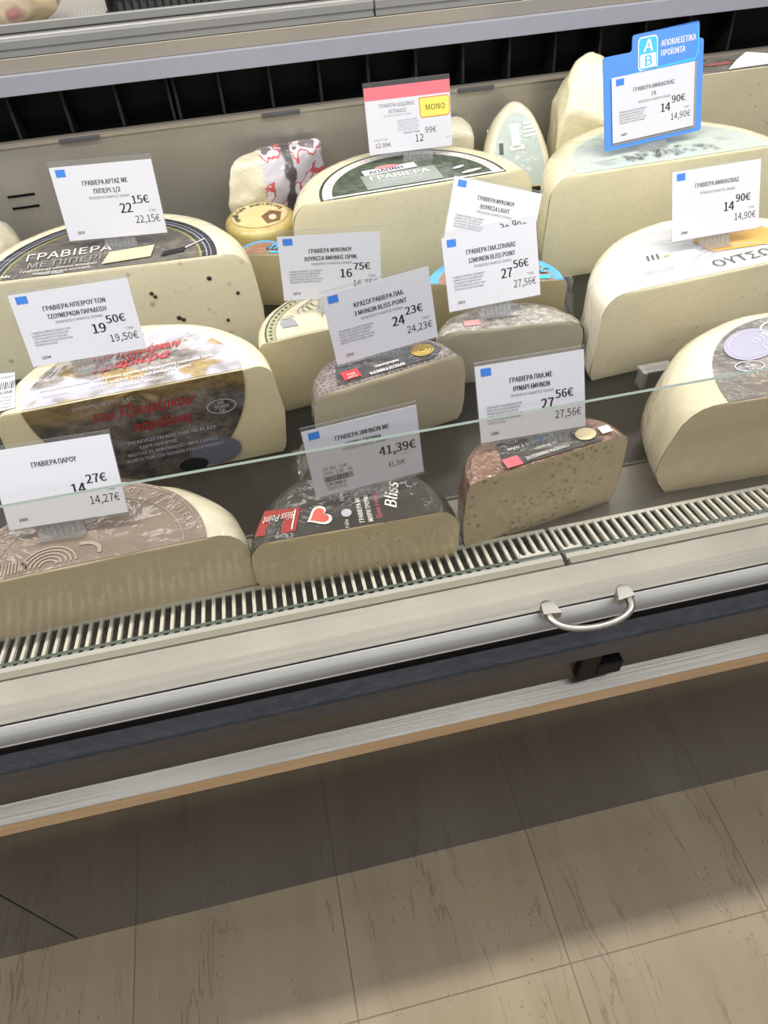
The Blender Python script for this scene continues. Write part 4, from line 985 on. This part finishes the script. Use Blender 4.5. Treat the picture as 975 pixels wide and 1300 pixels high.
# ------------------------------------------------------------------ price cards
DESC = {
 'ipir': ['ΓΡΑΒΙΕΡΑ ΗΠΕΙΡΟΥ ΣΚΛΗΡΟ ΤΥΡΙ', 'ΚΟΜΜΑΤΙ ΜΕ ΕΛΑΧΙΣΤΟ ΛΙΠΟΣ 40%', 'ΥΓΡΟΥ 38% ΜΕΓΙΣΤΗ ΥΓΡΑΣΙΑ 38%', 'ΑΠΟ ΠΡΟΒΕΙΟ ΚΑΙ ΚΑΤΣΙΚΙΣΙΟ ΓΑΛΑ', 'ΠΡΟΕΛΕΥΣΗ ΕΛΛΑΔΑ'],
 'kraso': ['ΑΓΕΛΑΔΙΝΟ ΓΑΛΑ ΜΕ ΑΝΑΛΟΓΙΑ', 'ΜΕΧΡΙ 10% ΣΕ ΑΙΓΟΣ ΚΟΚΚΙΝΟ', 'ΚΡΑΣΙ. ΠΡΟΕΛΕΥΣΗ ΓΑΛΑΚΤΟΣ', 'ΕΛΛΑΔΑ ΛΙΠΟΣ ΕΠΙ ΞΗΡΟΥ 40% ΜΑΧ', 'ΜΕΓΙΣΤΗ ΥΓΡΑΣΙΑ 38%'],
 'thym': ['ΑΓΕΛΑΔΙΝΟ ΓΑΛΑ ΜΕ ΑΝΑΛΟΓΙΑ', 'ΜΕΧΡΙ 10% ΣΕ ΑΙΓΕΙΟ ΑΡΩΜΑΤΙΚΑ', 'ΘΥΜΑΡΙ ΚΑΛΛΙΕΡΓΕΙΑ ΕΚΤΟΣ', 'ΧΩΡΑΣ ΛΙΠΟΣ ΕΠΙ ΞΗΡΟΥ 40% ΜΙΝ', 'ΜΕΓΙΣΤΗ ΥΓΡΑΣΙΑ 38% ΠΡΟΕΛΕΥΣΗ', 'ΓΑΛΑΚΤΟΣ ΕΛΛΑΔΑ'],
 'gen': ['ΓΡΑΒΙΕΡΑ ΜΥΚΟΝΟΥ ΣΕ ΚΟΜΜΑΤΙ', 'ΚΟΜΜΑΤΙ ΑΠΟ ΓΑΛΑ ΜΕΧΡΙ 40%', 'ΥΓΡΑΣΙΑ ΜΕΓΙΣΤΗ 38% ΕΠΙ ΞΗΡΟΥ', 'ΑΠΟ ΠΡΟΒΕΙΟ ΚΑΙ ΑΙΓΕΙΟ ΓΑΛΑ', 'ΠΡΟΕΛΕΥΣΗ ΓΑΛΑΚΤΟΣ ΕΛΛΑΔΑ'],
}
ORIG = 'ΠΡΟΕΛΕΥΣΗ ΓΑΛΑΚΤΟΣ: ΕΛΛΑΔΑ'
CARDS = {
 'arta': (-0.2083, 1.0921, 0.920, 0.1529, 0.1098, -9.2, 17.2, 1.0, ['ΓΡΑΒΙΕΡΑ ΑΡΤΑΣ ΜΕ', 'ΠΙΠΕΡΙ 1/2'], '22', '15€', '22,15€', '2029', None),
 'amf': (0.6624, 0.8674, 0.8979, 0.1406, 0.0984, 0.9, 26.9, 0.2, ['ΓΡΑΒΙΕΡΑ ΑΜΦΙΛΟΧΙΑΣ'], '14', '90€', '14,90€', '2089', None),
 'light': (0.352, 0.991, 0.859, 0.146, 0.104, -0.2, 30.2, -17.5, ['ΓΡΑΒΙΕΡΑ ΜΥΚΟΝΟΥ', 'ΔΟΥΚΕΣΑ LIGHT'], '20', '90€', '20,90€', '2010', 'gen'),
 'spil': (0.323, 0.855, 0.8505, 0.145, 0.109, 4.8, 25.3, -0.9, ['ΓΡΑΒΙΕΡΑ ΠΑΛ.ΣΠΗΛΙΑΣ', '12ΜΗΝΩΝ BLISS POINT'], '27', '56€', '27,56€', '2653', 'gen'),
 'myk': (0.0896, 0.8870, 0.8813, 0.1411, 0.0965, -6.0, 8.5, -2.3, ['ΓΡΑΒΙΕΡΑ ΜΥΚΟΝΟΥ', 'ΔΟΥΚΕΣΑ 8ΜΗΝΗΣ ΩΡΙΜ.'], '16', '75€', '16,75€', '2073', 'gen'),
 'kraso': (0.1429, 0.766, 0.8620, 0.1435, 0.101, 3.6, 11.2, 4.6, ['ΚΡΑΣΟΓΡΑΒΙΕΡΑ ΠΑΛ.', '3 ΜΗΝΩΝ BLISS POINT'], '24', '23€', '24,23€', '2352', 'kraso'),
 'ipir': (-0.2349, 0.7979, 0.9032, 0.1415, 0.0927, 2.6, 19.6, -1.0, ['ΓΡΑΒΙΕΡΑ ΗΠΕΙΡΟΥ ΤΩΝ', 'ΤΖΟΥΜΕΡΚΩΝ ΠΑΡΑΔΟΣΗ'], '19', '50€', '19,50€', '2204', 'ipir'),
 'thym': (0.2684, 0.5545, 0.8642, 0.1248, 0.0941, -4.7, 23.8, 2.6, ['ΓΡΑΒΙΕΡΑ ΠΑΛ.ΜΕ', 'ΘΥΜΑΡΙ 6ΜΗΝΩΝ'], '27', '56€', '27,56€', '2205', 'thym'),
 'truf': (0.0742, 0.5511, 0.8358, 0.13, 0.092, 2.9, 12.1, 1.8, ['ΓΡΑΒΙΕΡΑ 3ΜΗΝΩΝ ΜΕ', 'ΜΑΥΡΗ ΤΡΟΥΦΑ'], None, None, None, None, None),
 'parou': (-0.2583, 0.5626, 0.8544, 0.1312, 0.0922, -5.4, 33.5, 2.2, ['ΓΡΑΒΙΕΡΑ ΠΑΡΟΥ'], '14', '27€', '14,27€', '2000', None),
 'dodoni': (0.2982, 1.2724, 0.9201, 0.1524, 0.1104, -1.9, 17.0, 0.2, None, None, None, None, None, None),
 'blue': (0.693, 1.1401, 0.9334, 0.1882, 0.1351, 7.5, 20.0, 1.2, ['ΓΡΑΒΙΕΡΑ ΑΜΦΙΛΟΧΙΑΣ', 'ΓΚ'], '14', '90€', '14,90€', '4487', 'gen'),
}
WHERE = {
 'arta': 'white price card reading 22,15€, standing on the peppercorn cheese',
 'amf': 'white price card reading 14,90€ without a frame, on the cheese with the orange panel',
 'light': 'steeply tilted white price card half hidden behind another, over the blue-rimmed cheese',
 'spil': 'white price card reading 27,56€ for 12 months, on the silvery film cheese',
 'myk': 'white price card reading 16,75€, partly hidden behind the 24,23€ card',
 'kraso': 'white price card reading 24,23€, in the middle of the display',
 'ipir': 'white price card reading 19,50€, on the landscape label',
 'thym': 'white price card reading 27,56€ for 6 months, crossed by the glass edge',
 'truf': 'white price card reading 41,39€ with a small barcode, behind the glass edge',
 'parou': 'white price card reading 14,27€ without a blue mark, front left behind the glass edge',
 'dodoni': 'price card with a red band and a yellow box, on the green-labelled cheese',
 'blue': 'price card in a bright blue frame with a white two-letter logo, reading 14,90€',
}
INK = [M['paper'], M['black'], M['grey_ink'], M['pale_ink'], M['blue_ink'], M['pink_band'], M['yellow_ink'], M['orange_line']]
def card_print(k, w, h, spec):
    """paper sheet in its own plane: x right, y up from the bottom edge"""
    lines, big, cents, small, code, dk = spec
    p = MB(); T = 0.00045
    p.plate([(-w / 2, 0), (w / 2, 0), (w / 2, h), (-w / 2, h)], -T, 0.0); z = 0.0002
    X = lambda u: (u - 0.5) * w
    Y = lambda v: (1 - v) * h
    if k == 'dodoni':
        p.rect(-w / 2, Y(0.19), w / 2, h, 5, z)
        x0, x1, y0, y1 = X(0.64), X(0.985), Y(0.515), Y(0.235)
        def rr(g, r):
            q = []
            for cx, cy, a0 in ((x1 - r + g, y0 + r - g, -PI / 2), (x1 - r + g, y1 - r + g, 0)):
                for i in range(6):
                    q.append((cx + r * math.cos(a0 + PI / 2 * i / 5), cy + r * math.sin(a0 + PI / 2 * i / 5)))
            q.append((x0 - g, y1 + g))
            for i in range(6):
                a = PI + PI / 2 * i / 5
                q.append((x0 + r - g + r * math.cos(a), y0 + r - g + r * math.sin(a)))
            return q
        p.poly([(a, b, z) for a, b in rr(0.0013, 0.006)], 7); p.poly([(a, b, z + .0002) for a, b in rr(0, 0.005)], 6)
        p.text('ΜΟΝΟ', (x0 + x1) / 2 + 0.001, (y0 + y1) / 2 - 0.0046, 0.0088, 1, False, 'c', z + .0004, fit=0.034)
        p.text('ΓΡΑΒΙΕΡΑ ΔΩΔΩΝΗΣ', X(0.37), Y(0.31), 0.0056, 2, False, 'c', z, fit=0.42 * w); p.text('ΑΓΕΛΑΔΟΣ', X(0.37), Y(0.40), 0.0056, 2, False, 'c', z, fit=0.21 * w)
        p.text(ORIG, X(0.37), Y(0.45), 0.0026, 3, False, 'c', z, fit=0.33 * w)
        for i in range(5):
            p.text(DESC['gen'][i], X(0.36), Y(0.535 + 0.036 * i), 0.0024, 3, False, 'l', z, fit=(0.26 if i % 2 else 0.24) * w)
        p.text('ΤΕΛΙΚΗ ΤΙΜΗ', X(0.52), Y(0.735), 0.0034, 2, False, 'c', z, fit=0.2 * w); p.text('12', X(0.61), Y(0.875), 0.0112, 1, False, 'c', z); p.text('99€', X(0.75), Y(0.76), 0.0092, 1, False, 'c', z)
        p.text('ΑΡΧΙΚΗ ΤΙΜΗ', X(0.15), Y(0.80), 0.003, 3, False, 'c', z, fit=0.16 * w); p.text('12.99€', X(0.17), Y(0.90), 0.0068, 1, False, 'c', z); p.text('2201', X(0.95), Y(0.87), 0.0026, 3, False, 'c', z)
        return p
    if k != 'parou':
        p.rect(X(0.050), Y(0.135), X(0.145), Y(0.035), 4, z)
    tv = [0.27, 0.385]
    mk = 2 if k in ('blue', 'amf') else 1
    for i, t in enumerate(lines):
        v = tv[i] if k not in ('truf',) else 0.225 + 0.115 * i
        p.text(t, X(0.505), Y(v), 0.064 * h, mk, True, 'c', z, fit=w * 0.0262 * len(t))
    if k != 'parou':
        v = 0.46 if len(lines) == 2 or k == 'amf' else 0.36
        p.text(ORIG, X(0.51), Y(0.375 if k == 'amf' else (v if k != 'truf' else 0.395)), 0.036 * h, 2, False, 'c', z, fit=w * 0.40)
    if k == 'truf':
        p.text('41,39€', X(0.955), Y(0.60), 0.128 * h, 1, True, 'r', z, fit=0.33 * w); p.text('Τ.ΚΙΛ', X(0.86), Y(0.665), 0.03 * h, 3, False, 'c', z); p.text('41,39€', X(0.84), Y(0.80), 0.075 * h, 1, False, 'r', z, fit=0.155 * w)
        p.text('ΖΥΓ.ΚΩ.  2140', X(0.105), Y(0.625), 0.050 * h, 1, False, 'l', z, fit=0.22 * w); p.text('ΣΥΣΚ.  3,00     60', X(0.105), Y(0.695), 0.050 * h, 1, False, 'l', z, fit=0.26 * w)
        x = 0.105; q = random.Random(3)
        while x < 0.37:
            bw = q.choice((0.004, 0.006, 0.009)); p.rect(X(x), Y(0.80), X(x + bw), Y(0.715), 1, z); x += bw + q.choice((0.004, 0.006))
        p.text('178-0488-0', X(0.115), Y(0.86), 0.045 * h, 1, True, 'l', z, fit=0.17 * w); p.text('30/07/2025', X(0.12), Y(0.925), 0.048 * h, 1, False, 'l', z, fit=0.17 * w)
        return p
    p.text(big, X(0.705), Y(0.675), 0.130 * h, 1, True, 'r', z, fit=0.115 * w)
    p.text(cents, X(0.725), Y(0.565), 0.108 * h, 1, True, 'l', z, fit=0.165 * w)
    p.text('Τ.ΚΙΛ', X(0.94), Y(0.69), 0.034 * h, 2, False, 'r', z, fit=0.07 * w)
    p.text(small, X(0.96), Y(0.83), 0.100 * h, 1, False, 'r', z, fit=0.245 * w)
    p.text(code, X(0.10), Y(0.915), 0.038 * h, 1, True, 'l', z, fit=0.073 * w)
    if dk:
        d = DESC[dk]
        for i, t in enumerate(d):
            p.text(t, X(0.08), Y(0.56 + 0.042 * i), 0.029 * h, 2, False, 'l', z, fit=w * (0.33 - 0.02 * (i % 3) - (0.12 if i == len(d) - 1 and len(t) < 18 else 0)))
    return p

def rounded(pts, r, n=4):
    out = []; L = len(pts)
    for i in range(L):
        p, a, c = Vector(pts[i]), Vector(pts[i - 1]), Vector(pts[(i + 1) % L])
        u, v = (a - p).normalized(), (c - p).normalized()
        for k in range(n + 1):
            t = k / n
            q = (p + u * r) * (1 - t) ** 2 + p * 2 * t * (1 - t) + (p + v * r) * t ** 2
            out.append((q.x, q.y))
    return out

for k, c in CARDS.items():
    x, y, zb, w, h, yaw, tl, rl = c[:8]
    root = tag(empty('price_card', (x, y, zb)), WHERE[k], 'price card', 'price cards in the display')
    yw, t, r = math.radians(yaw), math.radians(tl), math.radians(rl)
    rt = Vector((math.cos(yw), math.sin(yw), 0)); bk = Vector((-math.sin(yw), math.cos(yw), 0)); up = math.cos(t) * Vector((0, 0, 1)) + math.sin(t) * bk
    ax = math.cos(r) * rt + math.sin(r) * up; ay = -math.sin(r) * rt + math.cos(r) * up; az = ax.cross(ay)
    root.matrix_world = Matrix.Translation((x, y, zb)) @ Matrix((ax, ay, az)).transposed().to_4x4()
    if k == 'blue':
        fr = MB()
        outer = rounded([(-w / 2, 0), (w / 2, 0), (w / 2, h), (w * 0.452, h), (w * 0.452, h * 1.17), (w * 0.43, h * 1.185), (-w * 0.21, h * 1.165), (-w * 0.215, h), (-w / 2, h)], 0.005)
        fr.plate(outer, -0.003, -0.001)
        lx, ly, lw, lh = -0.012, h * 0.955, 0.037, 0.047
        zf = -0.0006
        def lp(u, v):
            return (lx + u * lw, ly + v * lh)
        sq = lambda u0, v0, u1, v1, rr: rounded([lp(u0, v0), lp(u1, v0), lp(u1, v1), lp(u0, v1)], rr)
        fr.poly([(a, b, zf) for a, b in sq(-0.5, -0.5, 0.5, 0.5, 0.008)], 1)
        fr.poly([(a, b, zf + .0002) for a, b in sq(-0.455, -0.46, 0.455, 0.46, 0.007)], 2)
        fr.poly([(a, b, zf + .0004) for a, b in sq(-0.40, -0.42, 0.40, -0.01, 0.003)], 1)
        fr.text('A', lx, ly + 0.05 * lh, 0.36 * lh, 1, True, 'c', zf + .0005, 0, 1.25, 0.12); fr.text('B', lx + 0.001, ly - 0.37 * lh, 0.31 * lh, 2, True, 'c', zf + .0006, 0, 1.3)
        fr.text('ΑΠΟΚΛΕΙΣΤΙΚΑ', 0.0125, h * 0.995, 0.0085, 1, True, 'l', zf, fit=0.066); fr.text('ΠΡΟΪΟΝΤΑ', 0.0125, h * 0.895, 0.0085, 1, True, 'l', zf, fit=0.046)
        fr.poly([(0.005, h * 0.80, zf), (0.078, h * 0.815, zf), (0.082, h * 0.90, zf), (0.0815, h * 1.1, zf), (0.0845, h * 1.1, zf), (0.0845, h * 0.86, zf), (0.078, h * 0.785, zf), (-0.06, h * 0.775, zf)], 2)
        fr.rect(-w * 0.42, h * 0.045, w * 0.435, h * 0.775, 3, zf + .0001)
        o = fr.build('blue_frame', [M['frame_blue'], M['white_ink'], M['sky_ink'], plain('frame_slot', (0.30, 0.30, 0.31), 0.5)], root, bevel=0.0)
        pw, ph = w * 0.835, h * 0.70
        pp = card_print(k, pw, ph, (c[8], c[9], c[10], c[11], c[12], c[13])).build('paper', INK, root, (-w * 0.012, h * 0.075, 0.0012), rot=(0, 0, 0))
    else:
        top_gap = 0.0075 if k in ('dodoni', 'arta', 'myk', 'spil') else 0.0045
        card_print(k, w - 0.002, h - top_gap - 0.001, (c[8], c[9], c[10], c[11], c[12], c[13])).build('paper', INK, root, (0, 0.001, 0))
        sl = MB(); sl.plate([(-w / 2, 0), (w / 2, 0), (w / 2, h), (-w / 2, h)], -0.0016, -0.0008)
        sl.plate([(-w / 2, -0.0012), (w / 2, -0.0012), (w / 2, 0), (-w / 2, 0)], -0.0016, 0.0016)
        sl.plate([(-w / 2, h - 0.0008), (w / 2, h - 0.0008), (w / 2, h), (-w / 2, h)], -0.0022, -0.0006)
        sl.build('sleeve', M['sleeve'], root)
    # ridged clear clip that carries the card
    ft = MB(); fw = 0.052 if k not in ('blue', 'dodoni') else 0.056; off = {'kraso': 0.005, 'parou': -0.012, 'thym': 0.018, 'dodoni': 0.012}.get(k, 0.0)
    drop = {'light': 0.012, 'blue': 0.0105}.get(k, 0.015)
    ft.plate([(off - fw / 2, -drop), (off + fw / 2, -drop), (off + fw / 2 - 0.003, 0.004), (off - fw / 2 + 0.003, 0.004)], -0.0045, -0.0026)
    for i in range(7):
        xx = off - fw / 2 + 0.006 + (fw - 0.012) * i / 6
        ft.plate([(xx - 0.0009, -drop + 0.001), (xx + 0.0009, -drop + 0.001), (xx + 0.0009, 0.003), (xx - 0.0009, 0.003)], -0.0026, -0.0012)
    ft.plate([(off - fw / 2, -drop - 0.0015), (off + fw / 2, -drop - 0.0015), (off + fw / 2, -drop), (off - fw / 2, -drop)], -0.0120, 0.0060)
    ft.build('clip_foot', M['foot'], root)

# ------------------------------------------------------------------ odd clear strip on the deck, right
cs = MB(); cs.box((0, 0, 0.015), (0.006, 0.020, 0.030)); cs.box((0.022, 0.004, 0.028), (0.050, 0.020, 0.003))
tag(cs.build('acrylic_strip', M['foot'], None, (0.525, 0.752, DECK), 0.0008), 'small clear plastic bracket on the dark deck below the orange-panel cheese', 'bracket')

# ------------------------------------------------------------------ things on the rear counter
ZT = 1.093
def bagm():
    m = bpy.data.materials.new('bagged_meat'); nt, b = nodes(m)
    n = N(nt, 'ShaderNodeTexNoise', {'Vector': coords(nt, (16, 16, 16), (0, 3, 1)), 'Scale': 1.0, 'Detail': 2.0})
    nt.links.new(ramp(nt, n.outputs['Fac'], [(0.40, (0.56, 0.44, 0.27)), (0.55, (0.66, 0.56, 0.40)), (0.62, (0.44, 0.20, 0.18))]), b.inputs['Base Color'])
    coat(nt, b, 0.8, 25, 0.1, 1.0)
    return m
bm = bmesh.new(); bmesh.ops.create_icosphere(bm, subdivisions=4, radius=1)
for v in bm.verts:
    p = v.co.copy(); q = 0.12 * noise.noise(p * 2.3)
    s = 1 + q
    v.co = Vector((p.x * 0.105 * s, p.y * 0.11 * s, max(0.0, p.z * 0.055 * s + 0.0495)))
for f in bm.faces:
    f.smooth = True
me = bpy.data.meshes.new('meat_bag'); bm.to_mesh(me); bm.free(); me.materials.append(bagm())
mbag = bpy.data.objects.new('meat_bag', me); C.objects.link(mbag); mbag.location = (-0.372, 1.615, ZT)
tag(mbag, 'clear bag of pale pinkish meat on the rear counter at the top left corner', 'bag')

bk = tag(empty('plastic_basket', (-0.062, 1.667, ZT), 0.02), 'black perforated plastic basket on the rear counter', 'basket')
bs = MB(); Wb, Db, Hb = 0.25, 0.16, 0.075
for (cx, cy, lx, ly) in ((0, -Db / 2, Wb, 0.004), (0, Db / 2, Wb, 0.004)):
    bs.box((cx, cy, 0.006), (lx, ly, 0.012)); bs.box((cx, cy, Hb - 0.006), (lx, ly + 0.004, 0.012)); bs.box((cx, cy, Hb / 2), (lx, ly, 0.007))
    for i in range(19):
        bs.box((-Wb / 2 + Wb * i / 18, cy, Hb / 2), (0.005, ly, Hb))
for s in (-1, 1):
    cx = s * Wb / 2
    bs.box((cx, 0, 0.006), (0.004, Db, 0.012)); bs.box((cx, 0, Hb - 0.006), (0.008, Db, 0.012)); bs.box((cx, 0, Hb / 2), (0.004, Db, 0.007))
    for i in range(12):
        bs.box((cx, -Db / 2 + Db * i / 11, Hb / 2), (0.004, 0.005, Hb))
bs.build('side_lattice', plain('black_basket_plastic', (0.012, 0.011, 0.010), 0.35), bk)
bs = MB(); bs.box((0, 0, 0.003), (Wb, Db, 0.005)); bs.build('base', plain('black_basket_base', (0.014, 0.013, 0.012), 0.4), bk)
shp = MB(); G = []
for j in range(9):
    for i in range(9):
        G.append((-0.035 + 0.07 * i / 8, -0.09 + 0.18 * j / 8, 0.004 + 0.006 * abs(noise.noise((i * 0.7, j * 0.5, 2.0)))))
shp.add(G, [(j * 9 + i, j * 9 + i + 1, (j + 1) * 9 + i + 1, (j + 1) * 9 + i) for j in range(8) for i in range(8)], 0, True)
wv = bpy.data.materials.new('printed_wrapping_paper'); nt, b = nodes(wv)
n = N(nt, 'ShaderNodeTexWave', {'Vector': coords(nt, (1, 1, 1)), 'Scale': 60.0, 'Distortion': 2.0})
nt.links.new(ramp(nt, n.outputs['Fac'], [(0.3, (0.36, 0.34, 0.30)), (0.6, (0.55, 0.52, 0.47))]), b.inputs['Base Color'])
tag(shp.build('wrapping_paper', wv, None, (-0.235, 1.60, ZT), rot=(0, 0, 0.0)), 'creased grey wrapping paper between the meat bag and the black basket', 'paper')
